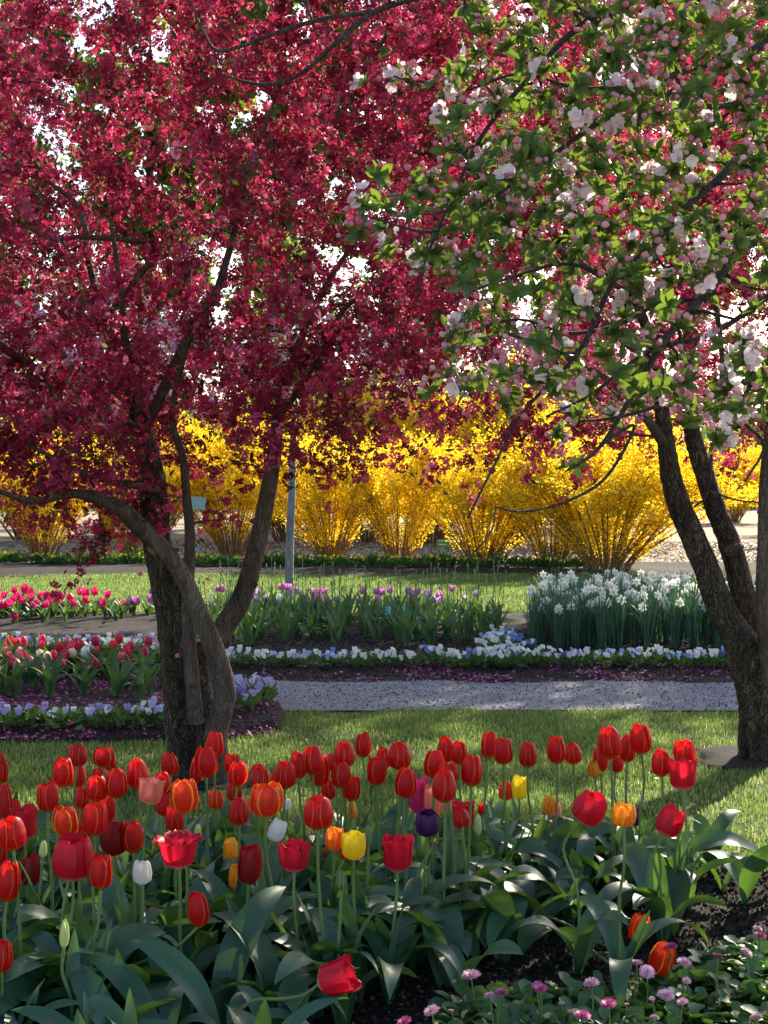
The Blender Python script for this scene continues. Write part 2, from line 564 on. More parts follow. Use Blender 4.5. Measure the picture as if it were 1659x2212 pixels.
def wob(x, y, s=1.0):
    return (np.sin(x * 2.1 * s + 1.3 * np.sin(y * 1.7 * s)) + np.sin(y * 2.7 * s + 1.1 * np.sin(x * 2.3 * s) + 2) + .6 * np.sin(x * 5.3 * s + y * 4.1 * s) + .5 * np.sin(x * 9.7 * s - y * 8.3 * s)) / 3.1


# ------------------------------------------------------------------ ground
def sheet(name, x0, x1, y0, y1, nx, ny, zf, mat, poly=None):
    xs, ys = np.linspace(x0, x1, nx), np.linspace(y0, y1, ny)
    X, Y = np.meshgrid(xs, ys)
    Z = zf(X, Y)
    mb = MB()
    if poly is None:
        mb.grid(np.stack([X, Y, Z], -1))
    else:
        idx = np.arange(nx * ny).reshape(ny, nx)
        Q = np.stack([idx[:-1, :-1], idx[:-1, 1:], idx[1:, 1:], idx[1:, :-1]], -1).reshape(-1, 4)
        ins = inside_np(poly, X.reshape(-1), Y.reshape(-1))
        keep = ins[Q].any(1)
        Q = Q[keep]
        used = np.unique(Q)
        mp = np.full(nx * ny, -1); mp[used] = np.arange(len(used))
        V = np.stack([X, Y, Z], -1).reshape(-1, 3)
        V[~ins, 2] = -.03
        mb.add(V[used], mp[Q])
    o = mb.build(name, mat)
    o['kind'] = 'structure'
    return o


sheet('ground', -260, 260, -8, 600, 90, 120, lambda x, y: -.035 + 0 * x + np.where(y > 75, (y - 75) * .006, 0), M['sand'])
LN_Y0, LN_Y1 = 6.1, 10.86
sheet('lawn', -9, 9, 2.0, 10.95, 90, 60, lambda x, y: -.004 + .012 * wob(x, y), M['lawn'])
sheet('back_lawn', -26, 26, 17.6, 26.9, 110, 40, lambda x, y: .01 + .03 * wob(x * .5, y * .5), M['lawn'])
sheet('gravel_path', -12, 12, 10.75, 12.6, 100, 20, lambda x, y: .004 + .004 * wob(x, y), M['gravel'])
def z_mid(x, y):
    return .0 + .015 * np.clip((y - 12.33 - .12 * wob(x * 2, y * .3)) / .05, -1, 1) + .09 * np.clip((y - 12.45) / 1.1, 0, 1) * np.clip((18.9 - y) / 1.0, 0, 1) + .018 * wob(x, y, 1.5)
sheet('flower_bed', -16, 16, 12.2, 18.9, 240, 130, z_mid, M['mid_soil'])
sheet('back_border', -22, 22, 26.4, 30.5, 120, 20, lambda x, y: .02 + .04 * wob(x, y) + .04 * np.clip((y - 26.5), 0, 1), M['mid_soil'])

LEFT_POLY = [G(-1300, 1606), G(260, 1606), G(500, 1598), G(590, 1578), G(606, 1552), G(575, 1520), G(510, 1480), G(430, 1446), G(-1300, 1440)]
def z_left(x, y):
    return .03 + .07 * np.clip((y - 9.4) / .8, 0, 1) * np.clip((13.2 - y) / .6, 0, 1) + .015 * wob(x, y, 2)
sheet('left_bed', -8.5, 0, 9.2, 13.6, 120, 70, z_left, M['mid_soil'], LEFT_POLY)

# the tulip bed nearest to the camera: a low mound of dark soil
BED_POLY = [(-3.4, 2.2), (3.0, 2.2), (3.0, 5.6), (1.75, 6.1), (1.2, 6.28), (-.6, 6.32), (-3.4, 6.3)]
def z_bed(x, y):
    return .012 + .055 * np.clip((6.35 - y) / .5, 0, 1) + .016 * wob(x, y, 2.5) + .007 * wob(x, y, 9)
sheet('tulip_bed', -3.4, 3.0, 2.2, 6.5, 200, 150, z_bed, M['soil'], BED_POLY)

# ------------------------------------------------------------------ grass
def ring_poly(px, py, r_, s):
    x, y = G(px, py)
    return [(x + math.cos(a) * r_ * (1 + .25 * math.sin(3 * a + s)), y + math.sin(a) * r_ * (1 + .2 * math.sin(2 * a + s))) for a in np.linspace(0, 6.2, 14)]
ROOT_A, ROOT_B = ring_poly(430, 1690, .33, 1), ring_poly(1640, 1640, .42, 2)
for q_ in (ROOT_A, ROOT_B):
    a_ = np.array(q_)
    sheet('bare_soil', a_[:, 0].min() - .1, a_[:, 0].max() + .1, a_[:, 1].min() - .1, a_[:, 1].max() + .1, 24, 24, lambda x, y: .012 + .012 * wob(x, y, 3), M['mid_soil'], q_)
PATH_EDGE = [(x, 10.72 + .06 * math.sin(x * 5) + .05 * math.sin(x * 11 + 1)) for x in np.linspace(-4, 4, 60)] + [(4, 12), (-4, 12)]
def grass(name, label, area, n, h, w, zf, avoid=(), seed=1, lean=.6):
    g = np.random.default_rng(seed)
    x = g.uniform(area[0], area[1], n); y = g.uniform(area[2], area[3], n)
    keep = np.ones(n, bool)
    for p in avoid:
        keep &= ~inside_np(p, x, y)
    patch = wob(x, y, 1.1) * .6 + wob(x + 5, y - 3, 2.6) * .4
    keep &= g.uniform(0, 1, n) < np.clip(.75 + .6 * patch, .12, 1)
    x, y, patch = x[keep], y[keep], patch[keep]
    n = len(x)
    z = zf(x, y)
    a = g.uniform(0, 6.283, n); hh = h * g.uniform(.45, 1.25, n) * (1 + .25 * patch)
    la, ll = g.uniform(0, 6.283, n), g.uniform(0, lean, n)
    dx, dy = np.cos(a) * w / 2, np.sin(a) * w / 2
    b = np.stack([x, y, z - .004], -1)
    s = np.stack([dx, dy, 0 * dx], -1)
    lv = np.stack([np.cos(la) * ll * hh, np.sin(la) * ll * hh, 0 * la], -1)
    m = b + lv * .35 + np.stack([0 * x, 0 * x, hh * .6], -1)
    t = b + lv + np.stack([0 * x, 0 * x, hh * (1 - .3 * ll)], -1)
    V = np.stack([b - s, b + s, m + s * .75, m - s * .75, t], 1)
    off = (np.arange(n) * 5)[:, None]
    Q = np.array([[0, 1, 2, 3]]) + off
    T = np.array([[3, 2, 4]]) + off
    rv = np.clip(g.uniform(0, 1, n) * .8 + .12 * (1 - patch) - .05, 0, 1)
    rv[g.uniform(0, 1, n) < .05] = 1
    mb = MB()
    mb.add(V.reshape(-1, 3), Q, T, None, np.repeat(rv, 5))
    o = mb.build(name, M['grass'])
    return tag(o, label, 'grass', None, 'stuff')

grass('grass', 'short green lawn grass between the tulip bed and the gravel path', (-3.4, 3.4, 6.1, 10.9), 240000, .034, .005, lambda x, y: .012 * wob(x, y), (LEFT_POLY, BED_POLY, PATH_EDGE, ROOT_A, ROOT_B), 3)
grass('grass', 'sunlit lawn grass behind the far flower beds', (-6.5, 6.5, 17.9, 26.8), 190000, .055, .011, lambda x, y: .01 + .03 * wob(x * .5, y * .5), (), 4)

# ------------------------------------------------------------------ soil crumbs and fallen petals
def scatter(name, label, cat, pts, size, mat, seed, flat=.35, lift=.003):
    g = np.random.default_rng(seed)
    n = len(pts)
    T = MB()
    T.add([[-.5, -.35, 0], [.5, -.35, .1], [.55, .35, 0], [-.45, .4, .12]], [[0, 1, 2, 3]])
    mb = MB()
    mb.instances(T, rot_z(n, g, flat), size * g.uniform(.5, 1.4, n), pts + np.array([0, 0, lift]), g.uniform(0, 1, n))
    return tag(mb.build(name, mat, None, False), label, cat, None, 'stuff')

def spots(n, poly, zf, seed, dens=None):
    g = np.random.default_rng(seed)
    a = np.array(poly)
    x, y = g.uniform(a[:, 0].min(), a[:, 0].max(), n), g.uniform(a[:, 1].min(), a[:, 1].max(), n)
    k_ = inside_np(poly, x, y)
    if dens is not None:
        k_ &= g.uniform(0, 1, n) < dens(x, y)
    x, y = x[k_], y[k_]
    return np.stack([x, y, zf(x, y)], -1)

scatter('soil_crumbs', 'dark crumbs and bark bits on the soil of the front tulip bed', 'mulch', spots(60000, [(-1.7, 3.4), (1.9, 3.4), (1.9, 6.3), (-1.7, 6.3)], z_bed, 5), .011, M['chip'], 5, 1.2)
scatter('soil_crumbs', 'loose soil crumbs along the far border beside the path', 'mulch', spots(40000, [(-5, 12.4), (5, 12.4), (5, 15.2), (-5, 15.2)], z_mid, 6), .013, M['chip'], 6, 1.2)
scatter('fallen_petals', 'magenta crabapple petals fallen along the far edge of the path', 'petals',
        spots(9000, [G(560, 1482), G(1700, 1482), G(1700, 1428), G(560, 1440)], z_mid, 7, lambda x, y: np.clip(.85 - np.abs(y - 12.45) * 1.5 + 1.1 * wob(x, y, 2.3), .015, 1) * np.clip((x + .9) * .8, .15, 1)), .022, M['fallen'], 7)
scatter('fallen_petals', 'magenta crabapple petals fallen around the pansies under the tree', 'petals',
        spots(9500, [G(-200, 1612), G(590, 1600), G(615, 1545), G(560, 1500), G(-200, 1475)], z_left, 8, lambda x, y: np.clip(.45 + .9 * wob(x, y, 2.2), .03, 1)), .02, M['fallen'], 8)
scatter('gravel', 'loose grit on the gravel path', 'gravel', spots(14000, [(-3.5, 10.75), (4, 10.75), (4, 12.4), (-3.5, 12.4)], lambda x, y: .006 + 0 * x, 19), .012, tint_mat('grit', [(0, (.07, .07, .08)), (.6, (.24, .24, .26)), (1, (.5, .5, .52))], .02, 1.), 19, .6)
scatter('fallen_petals', 'few pink petals scattered over the lawn', 'petals',
        spots(900, [(-2.2, 6.4), (2.2, 6.4), (2.4, 10.8), (-2.2, 10.8)], lambda x, y: .02 + 0 * x, 9, lambda x, y: np.clip(.2 + wob(x, y, 1.7), .05, 1)), .016, M['fallen'], 9)
scatter('leaf_litter', 'dry tan litter over the bare ground behind the forsythia', 'litter',
        spots(30000, [(-11, 29), (11, 29), (11, 44), (-11, 44)], lambda x, y: -.02 + 0 * x, 10), .05, tint_mat('dry_litter', [(0, (.14, .09, .05)), (.6, (.34, .25, .16)), (1, (.6, .52, .42))], .1, 1.), 10)

# ------------------------------------------------------------------ crabapple blossom templates
def flower_T(n_pet, size, cup, mb=None, c=(0, 0, 0), rot=None, r0=0.0):
    mb = mb or MB()
    for i in range(n_pet):
        a = 2 * math.pi * i / n_pet + rnd.uniform(-.15, .15)
        ca, sa = math.cos(a), math.sin(a)
        pts = []
        for (u, w, z) in ((.1, .12, 0), (.62, .42, cup * .45), (1.0, .22, cup)):
            for s in (-1, 1):
                pts.append((ca * u - sa * w * s, sa * u + ca * w * s, z + .05 * s))
        V = np.array(pts) * size
        if rot is not None:
            V = V @ np.array(rot).T
        mb.add(V + np.array(c), [[0, 1, 3, 2], [2, 3, 5, 4]], None, None, r0 + rnd.uniform(-.12, .12))
    return mb

def cluster_T(nf, spread, fsize):
    mb = MB()
    for i in range(nf):
        d = Vector((rnd.gauss(0, 1), rnd.gauss(0, 1), rnd.gauss(0, 1))).normalized()
        q = d.to_track_quat('Z', 'Y').to_matrix() @ Matrix.Rotation(rnd.uniform(0, 6), 3, 'Z')
        flower_T(5, fsize * rnd.uniform(.75, 1.15), rnd.uniform(.1, .8), mb, d * spread * rnd.uniform(.5, 1.0), q, rnd.uniform(-.12, .12))
    return mb

def petal_cluster(nf, spread, size):
    mb = MB()
    for i in range(nf):
        d = Vector((rnd.gauss(0, 1), rnd.gauss(0, 1), rnd.gauss(0, 1))).normalized()
        q = d.to_track_quat('Z', 'Y').to_matrix() @ Matrix.Rotation(rnd.uniform(0, 6), 3, 'Z')
        c = d * spread * rnd.uniform(.45, 1.1)
        f, cup, r0 = size * rnd.uniform(.75, 1.2), rnd.uniform(.1, .8), rnd.uniform(-.15, .15)
        for k_ in range(5):
            a = 1.2566 * k_ + rnd.uniform(-.2, .2)
            ca, sa = math.cos(a), math.sin(a)
            V = [q @ Vector((ca * u - sa * w, sa * u + ca * w, cup * u * .8 + z)) * f + c for u, w, z in ((.08, 0, 0), (.62, .42, .06), (1.0, 0, .1), (.62, -.42, .06))]
            mb.add(V, [[0, 1, 2, 3]], None, None, r0 + rnd.uniform(-.16, .16))
    return mb
CLUSTERS = [petal_cluster(10, .046, .0185) for _ in range(6)]
FAR_CLUSTERS = [cluster_T(5, .16, .085) for _ in range(3)]

def leaf_T(L, W):
    mb = MB()
    rows = []
    for i, w in enumerate((.15, .85, 1., .65, .05)):
        t = i / 4
        rows.append([(-w * W / 2, t * L, .18 * w * W), (0, t * L, -.06 * L * math.sin(t * 3)), (w * W / 2, t * L, .18 * w * W)])
    V = np.array(rows)
    V[:, :, 2] -= .22 * L * (np.linspace(0, 1, 5)[:, None] ** 2)
    mb.grid(V)
    return mb

def grow(nodes, rads, targets, mb, sag=.06, k=5, r_tip=.0022, g=R, kr=.013):
    """joins each target to the nearest branch with a twig of its own; returns points along the twigs"""
    nodes = [np.asarray(p) for p in nodes]; rads = list(rads)
    A = np.array(nodes); RR = np.array(rads)
    cen = A.mean(0)
    targets = sorted(targets, key=lambda t: np.min(np.sum((A[:len(nodes)] - t) ** 2, 1)))
    pts_out = []
    cap = len(A) + len(targets) * 4
    B = np.zeros((cap, 3)); B[:len(A)] = A
    BR = np.zeros(cap); BR[:len(A)] = RR
    n = len(A)
    for t in targets:
        d2 = np.sum((B[:n] - t) ** 2, 1)
        i = int(np.argmin(d2 * (1 + .25 * (BR[:n] < .008))))
        s = B[i]; L = math.sqrt(d2[i])
        if L < .06:
            continue
        mid = (s + t) / 2 + g.normal(0, .09 * L, 3) + np.array([0, 0, sag * L])
        m2 = s * .22 + t * .78 + g.normal(0, .05 * L, 3) + np.array([0, 0, sag * .6 * L])
        m1 = s * .75 + t * .25 + g.normal(0, .04 * L, 3) + np.array([0, 0, sag * .6 * L])
        r0 = min(BR[i] * .65, .004 + kr * L)
        path = [s, m1, mid, m2, t]
        rr = [r0, r0 * .85, r0 * .7, r0 * .5, max(r_tip, r0 * .3)]
        tube(mb, path, rr, k, 2, 0)
        for q, rq in zip(path[1:], rr[1:]):
            B[n] = q; BR[n] = rq; n += 1
        pts_out.append((np.array(path), L))
    return pts_out

def along(paths, step, f0=.2, g=R):
    out, dirs = [], []
    for p, L in paths:
        m = max(2, int(L * (1 - f0) / step))
        for t in np.linspace(f0, 1, m):
            s = t * (len(p) - 1); i = min(int(s), len(p) - 2)
            out.append(p[i] + (p[i + 1] - p[i]) * (s - i)); dirs.append(p[i + 1] - p[i])
    return np.array(out), np.array(dirs)

def limb(mb, spec, d, k=12, rough=.07, per=6, seed=0, mat=0):
    """spec: (px, py, width in px[, depth]); returns 3-D points and radii"""
    pts, rad = [], []
    for s in spec:
        dd = s[3] if len(s) > 3 else d
        pts.append(np.array(P(s[0], s[1], dd))); rad.append(s[2] / 2 * dd / F)
    tube(mb, pts, rad, k, per, rough, seed=seed, mat=mat)
    return catmull(pts, rad, 4)

def knots(mb, p, ra, n, g, size=.3):
    """small pruned spur stubs along a limb"""
    for _ in range(n):
        i = g.integers(1, len(p) - 1)
        d = g.normal(size=3); d[1] = -abs(d[1]); d /= np.linalg.norm(d)
        t = p[i + 1 if i + 1 < len(p) else i] - p[i - 1]; t /= np.linalg.norm(t)
        d -= t * d.dot(t); d /= np.linalg.norm(d)
        L = ra[i] * g.uniform(.25, .5)
        tube(mb, [p[i] + d * ra[i] * .8, p[i] + d * (ra[i] + L * .6), p[i] + d * (ra[i] + L)], [ra[i] * size, ra[i] * size * .85, ra[i] * size * .5], 7, 2, .2, seed=int(g.integers(1e6)))

# ------------------------------------------------------------------ crabapple with several stems
def crabapple(label, base, trunk_specs, limb_specs, d, targets, g, n_leaf, keep_far=1.0, tone=0.0, ground=None):
    root = thing('crabapple_tree', base, label, 'tree', 'magenta crabapple trees')
    tb, lb = MB(), MB()
    nodes, rads = [], []
    for i, s in enumerate(trunk_specs):
        p, r_ = limb(tb, s, d, 30, .085, 8, i)
        nodes += list(p[len(p) // 2:]); rads += list(r_[len(p) // 2:])
    limbs = []
    for i, (s, kn) in enumerate(limb_specs):
        mb = MB()
        p, r_ = limb(mb, s, d, 18, .035, 7, 20 + i)
        if kn:
            knots(mb, p, r_, kn, g)
        limbs.append(mb)
        nodes += list(p[len(p) // 3:]); rads += list(r_[len(p) // 3:])
    tw = MB()
    paths = grow(nodes, rads, targets, tw, .05, 5, g=g)
    off = np.array(base)
    def loc(mb):
        mb.v = [v - off for v in mb.v]
        return mb
    loc(tb).build('trunk', M['bark'], root)
    for mb in limbs:
        loc(mb).build('limb', M['smooth_bark'], root)
    loc(tw).build('twigs', M['bark'], root)
    pos, dr = along(paths, .045, .08, g)
    pos = pos + g.normal(0, .034, pos.shape)
    # gaps: clumps thin out where the noise is low
    nz = .5 * wob(pos[:, 0] * 1.6 + pos[:, 2], pos[:, 1] * 1.6 - pos[:, 2] * 1.3, 1.3) + .9 * wob(pos[:, 0] * 3.3 + pos[:, 2] * 2.1, pos[:, 1] * 3.1 - pos[:, 2] * 2.9, 1.7)
    pos = pos[g.uniform(0, 1, len(pos)) < np.clip(.92 + .75 * nz, .15, 1)]
    cr = MB()
    which = g.integers(0, len(CLUSTERS), len(pos))
    for w in range(len(CLUSTERS)):
        q = pos[which == w]
        tone_q = np.clip(.40 + tone + .24 * wob(q[:, 0] * 3, q[:, 2] * 3 + q[:, 1], 1) + g.normal(0, .2, len(q)), 0, 1)
        cr.instances(CLUSTERS[w], rand_rot(len(q), g), g.uniform(.75, 1.25, len(q)), q - off, tone_q)
    cr.build('blossoms', M['crab'], root)
    lf = MB()
    li = g.integers(0, len(pos), n_leaf)
    lf.instances(leaf_T(.045, .02), rand_rot(n_leaf, g), g.uniform(.6, 1.3, n_leaf), pos[li] + g.normal(0, .05, (n_leaf, 3)) - off, g.uniform(0, 1, n_leaf) ** 1.6)
    lf.build('leaves', M['crab_leaf'], root)
    print('clusters', len(pos))
    return root, len(pos)

def ell_targets(n, c, rad, zlow, g, shell=.5):
    out = []
    while len(out) < n:
        v = g.normal(size=3); v /= np.linalg.norm(v)
        v = v * (g.uniform(0, 1) ** shell)
        p = np.array(c) + v * np.array(rad)
        if p[2] < zlow(p[0], p[1]) + g.normal(0, .06):
            continue
        out.append(p)
    return out

g1 = np.random.default_rng(21)
def zl1(x, y):
    # lower edge of the crown: hangs lowest on the outer left, rises over the middle
    return 1.30 + .42 * np.clip((x + 1.9) / 1.3, 0, 1) + .06 * math.sin(x * 5) + .05 * math.sin(y * 4 + 1)
T1 = ell_targets(1150, (-1.15, 8.7, 3.35), (2.1, 2.2, 2.1), zl1, g1, .42)
T1 += ell_targets(460, (-1.75, 8.3, 2.2), (1.3, 1.5, 1.0), zl1, g1)
T1 += ell_targets(240, (-1.9, 8.2, 1.85), (1.2, 1.3, .6), lambda x, y: 1.34 + .05 * math.sin(x * 7), g1)
T1 += ell_targets(90, (-.25, 8.3, 2.0), (.8, .9, .5), lambda x, y: 1.62 + .05 * math.sin(x * 9), g1)
T1 += ell_targets(380, (-1.2, 8.7, 4.45), (1.9, 1.9, .75), zl1, g1)
T1 += ell_targets(150, (-.35, 8.3, 2.35), (.85, 1.0, .75), lambda x, y: 1.75 + .03 * math.sin(x * 9), g1)
# droopers under the edge
for (px, py, d) in ((200, 1190, 7.9), (230, 1130, 7.8), (130, 1265, 7.6), (185, 1240, 7.6), (340, 1110, 7.7), (375, 1120, 7.9), (470, 1100, 8.0), (300, 1160, 7.9), (500, 1120, 8.2), (690, 1000, 8.1), (720, 1060, 8.0),
                    (760, 985, 8.2), (800, 960, 8.3), (640, 1020, 8.1), (560, 1035, 8), (700, 1095, 8.0), (790, 1010, 8.2), (870, 950, 8.4), (60, 1090, 7.7), (100, 1075, 7.8), (915, 1020, 8.3)):
    T1.append(np.array(P(px, py, d)))
D1 = 8.3
crab_a = crabapple('large magenta crabapple with bowed stems crossing its trunk, beside the pink tulip bed', (*G(425, 1688), 0),
    [[(428, 1712, 128), (418, 1680, 106), (406, 1600, 92), (398, 1540, 82), (390, 1470, 74), (370, 1345, 62), (350, 1240, 60), (338, 1160, 62), (334, 1085, 62), (322, 1000, 52, 8.35), (302, 915, 42, 8.4), (283, 825, 32, 8.4), (252, 775, 25, 8.5), (225, 690, 20, 8.6), (190, 560, 15, 8.8), (150, 400, 10, 9)],
     [(452, 1700, 70, 8.22), (446, 1600, 46, 8.2), (440, 1520, 40, 8.22), (430, 1440, 40, 8.27), (440, 1400, 44, 8.33)]],
    [([(470, 1700, 60, 8.12), (466, 1590, 50, 8.08), (486, 1500, 47, 8.02), (466, 1412, 44, 7.98), (426, 1312, 39, 7.95), (388, 1234, 37, 7.92), (340, 1172, 37, 7.88), (297, 1134, 40, 7.85), (250, 1092, 34, 7.8), (160, 1066, 20, 7.7), (70, 1082, 13, 7.6), (-60, 1040, 9, 7.5)], 6),
     ([(440, 1440, 46, 8.36), (470, 1380, 47, 8.4), (484, 1354, 48, 8.42), (522, 1292, 46, 8.45), (544, 1224, 41, 8.48), (562, 1150, 39, 8.5), (578, 1068, 36, 8.52), (592, 985, 32, 8.55), (604, 890, 26, 8.6), (640, 760, 18, 8.7), (690, 640, 13, 8.8), (780, 500, 8, 9)], 20),
     ([(424, 1560, 34, 8.02), (420, 1520, 33, 8.0), (412, 1430, 32, 8.0), (405, 1330, 26, 8.03), (402, 1290, 20, 8.1)], 4),
     ([(398, 1330, 26, 8.3), (408, 1250, 25, 8.28), (410, 1150, 23, 8.26), (404, 1085, 20, 8.25), (395, 990, 17, 8.2), (372, 900, 15, 8.1), (395, 780, 13, 8.0), (425, 690, 10, 7.9)], 3),
     ([(340, 1058, 18, 8.2), (275, 1046, 15, 8.0), (215, 1035, 13, 7.9), (160, 1012, 11, 7.8), (60, 960, 8, 7.7)], 2),
     ([(310, 930, 28, 8.4), (345, 860, 24, 8.3), (400, 740, 20, 8.2), (463, 642, 17, 8.15), (515, 468, 14, 8.1), (532, 380, 11, 8.05), (600, 200, 7, 8)], 3),
     ([(300, 915, 22, 8.35), (300, 850, 20, 8.2), (270, 730, 18, 8.0), (262, 640, 13, 7.8), (240, 480, 9, 7.6)], 2),
     ([(225, 690, 14, 8.6), (330, 560, 13, 8.3), (344, 530, 12, 8.1), (291, 520, 12, 7.9), (185, 512, 12, 7.7), (109, 513, 10, 7.5), (20, 470, 7, 7.4)], 2),
     ([(190, 514, 12, 7.7), (180, 480, 11, 7.7), (159, 435, 11, 7.7), (109, 394, 10, 7.6), (60, 330, 6, 7.5)], 0),
     ([(604, 890, 18, 8.6), (680, 800, 14, 8.5), (735, 680, 12, 8.4), (780, 640, 10, 8.3), (850, 600, 6, 8.2)], 1),
     ([(150, 900, 14, 8.2), (80, 800, 16, 8.0), (20, 760, 18, 7.9), (-60, 690, 12, 7.8)], 1),
     ([(302, 915, 22, 8.5), (230, 930, 18, 8.35), (150, 900, 14, 8.2), (60, 860, 9, 8.1)], 1)],
    D1, T1, g1, 7000)[0]

g2 = np.random.default_rng(31)
def zl2(x, y):
    return 1.78 + .10 * math.sin(x * 4 + 1) + .08 * math.sin(y * 3)
T2 = ell_targets(1050, (1.65, 9.3, 3.45), (2.3, 2.2, 2.1), zl2, g2, .42)
T2 += ell_targets(230, (2.7, 9.0, 2.9), (1.2, 1.5, .9), zl2, g2)
T2 += ell_targets(330, (.35, 8.9, 4.1), (1.2, 1.5, 1.1), zl2, g2)
for (px, py, d) in ((1020, 970, 9.2), (1100, 950, 9.0), (1160, 985, 9.0), (1230, 1000, 9.2), (1015, 1060, 9.3), (1240, 1070, 9.1), (1300, 960, 9.0), (1060, 920, 9.1), (1130, 1010, 9.1), (1500, 1010, 9.3), (1590, 1020, 9.4), (1640, 1000, 9.3), (1560, 990, 9.2), (925, 1030, 9.0)):
    T2.append(np.array(P(px, py, d)))
D2 = 8.85
crab_b = crabapple('magenta crabapple whose bare trunk forks beside the white daffodils', (*G(1640, 1640), 0),
    [[(1656, 1668, 150), (1650, 1636, 104), (1641, 1550, 88), (1630, 1470, 88), (1612, 1410, 86), (1585, 1360, 68), (1560, 1320, 60), (1520, 1214, 55), (1482, 1126, 50), (1454, 1050, 46), (1440, 967, 38), (1430, 890, 32, 8.9), (1420, 790, 26, 8.9), (1370, 640, 20, 8.8), (1290, 480, 14, 8.7), (1200, 330, 8, 8.6)],
     [(1644, 1500, 64, 8.9), (1640, 1430, 60, 8.9), (1626, 1380, 56, 8.92), (1610, 1306, 51, 8.95), (1580, 1185, 49, 8.95), (1548, 1102, 44, 8.95), (1519, 1014, 40, 9.0), (1498, 945, 36, 9.0), (1485, 850, 28, 9.1), (1490, 700, 20, 9.2), (1520, 500, 12, 9.3)]],
    [([(1655, 1500, 40, 8.8), (1655, 1430, 32, 8.75), (1647, 1306, 30, 8.7), (1649, 1180, 26, 8.68), (1650, 1107, 25, 8.66), (1652, 1035, 23, 8.65), (1665, 900, 18, 8.6), (1700, 700, 12, 8.5)], 3),
     ([(1577, 1190, 30, 8.9), (1592, 1186, 22, 8.84), (1600, 1180, 17, 8.8)], 0),
     ([(1440, 967, 24, 8.85), (1370, 870, 18, 8.7), (1280, 800, 13, 8.6), (1150, 740, 9, 8.5), (1040, 700, 6, 8.4)], 1),
     ([(1420, 790, 18, 8.9), (1330, 720, 15, 9.2), (1200, 560, 12, 9.5), (1080, 420, 8, 9.7)], 1),
     ([(1370, 640, 14, 8.8), (1180, 520, 14, 8.7), (980, 360, 15, 8.6), (727, 271, 14, 8.5)], 0),
     ([(727, 271, 14, 8.5), (780, 159, 12, 8.5), (866, 33, 9, 8.5), (920, -60, 6, 8.5)], 1)],
    D2, T2, g2, 5200, tone=.06)[0]

def copy_tree(o, loc, rz, label, s=1.0):
    r_ = o.copy(); COL.objects.link(r_)
    r_.location = loc; r_.rotation_euler = (0, 0, rz); r_.scale = (s, s, s); r_['label'] = label
    for ch in list(o.children):
        c = ch.copy(); COL.objects.link(c); c.parent = r_
    return r_
copy_tree(crab_b, (-6.1, 13.0, 0), 3.3, 'magenta crabapple beyond the left edge, its branches reaching in over the pink tulips', 1.05)

# ------------------------------------------------------------------ trees farther off
def simple_tree(name, label, cat, group, x, y, h, rad, mat, n, g, trunk_r=.12, low=.3, shape=1.0, tmpl=None, bark='bark', tone=.5, scl=1.0):
    root = thing(name, (x, y, 0), label, cat, group)
    tb = MB()
    top = np.array([g.normal(0, .3), g.normal(0, .3), h * .9])
    path = [np.array([0, 0, -.1]), np.array([g.normal(0, .1), g.normal(0, .1), h * .25]), top * .6 + g.normal(0, .1, 3), top]
    tube(tb, path, [trunk_r * 1.3, trunk_r, trunk_r * .6, .02], 10, 5, .06, seed=3)
    p, ra = catmull(path, [trunk_r * 1.3, trunk_r, trunk_r * .6, .02], 6)
    tg = []
    while len(tg) < 90:
        v = g.normal(size=3); v /= np.linalg.norm(v); v *= g.uniform(0, 1) ** .45
        q = np.array([v[0] * rad, v[1] * rad, h * (low + 1) / 2 + v[2] * h * (1 - low) / 2])
        if shape < 1:
            f = np.clip((h - q[2]) / (h * (1 - low)), .03, 1) ** .9
            q[0] *= f; q[1] *= f
        tg.append(q)
    tw = MB()
    paths = grow(p[len(p) // 4:], ra[len(p) // 4:], tg, tw, .05, 4, .006, g, .02)
    tb.build('trunk', M[bark], root)
    tw.build('branches', M[bark], root)
    pos, _ = along(paths, .2, .1, g)
    need = max(0, n - len(pos))
    pos = np.concatenate([pos, pos[g.integers(0, len(pos), need)]]) if need else pos[:n]
    pos = pos + g.normal(0, rad * .075, pos.shape)
    tmpl = tmpl or FAR_CLUSTERS
    cr = MB()
    w_ = g.integers(0, len(tmpl), len(pos))
    for i, t in enumerate(tmpl):
        q = pos[w_ == i]
        cr.instances(t, rand_rot(len(q), g), scl * g.uniform(.6, 1.3, len(q)), q, np.clip(tone + .25 * wob(q[:, 0], q[:, 2]) + g.normal(0, .15, len(q)), 0, 1))
    cr.build('crown', M[mat], root)
    return root

g3 = np.random.default_rng(41)
# young tree with a slim pale trunk standing on the lawn behind the beds
yt = thing('young_tree', (*G(622, 1303), 0), 'slim young tree with pale grey trunk and small yellow-green leaves behind mauve tulips', 'tree')
yo = np.array((*G(622, 1303), 0.))
tb = MB()
p_, r_ = limb(tb, [(622, 1310, 22), (624, 1280, 19), (626, 1180, 18), (630, 1080, 16.5), (632, 980, 15), (634, 900, 12), (640, 780, 8), (640, 640, 4)], yo[1], 12, .03, 6, 5)
tw = MB()
tgt = [yo + np.array([g3.normal(.15, .55), g3.normal(0, .5), g3.uniform(2.2, 5.4)]) for _ in range(70)]
pa = grow(p_[14:], r_[14:], tgt, tw, .1, 5, .003, g3)
for mb in (tb, tw):
    mb.v = [v - yo for v in mb.v]
tb.build('trunk', M['grey_bark'], yt)
tw.build('twigs', M['grey_bark'], yt)
ps, _ = along(pa, .06, .3, g3)
lf = MB()
lf.instances(leaf_T(.07, .04), rand_rot(len(ps) * 3, g3), g3.uniform(.6, 1.2, len(ps) * 3), np.repeat(ps, 3, 0) + g3.normal(0, .05, (len(ps) * 3, 3)) - yo, g3.uniform(.4, 1, len(ps) * 3))
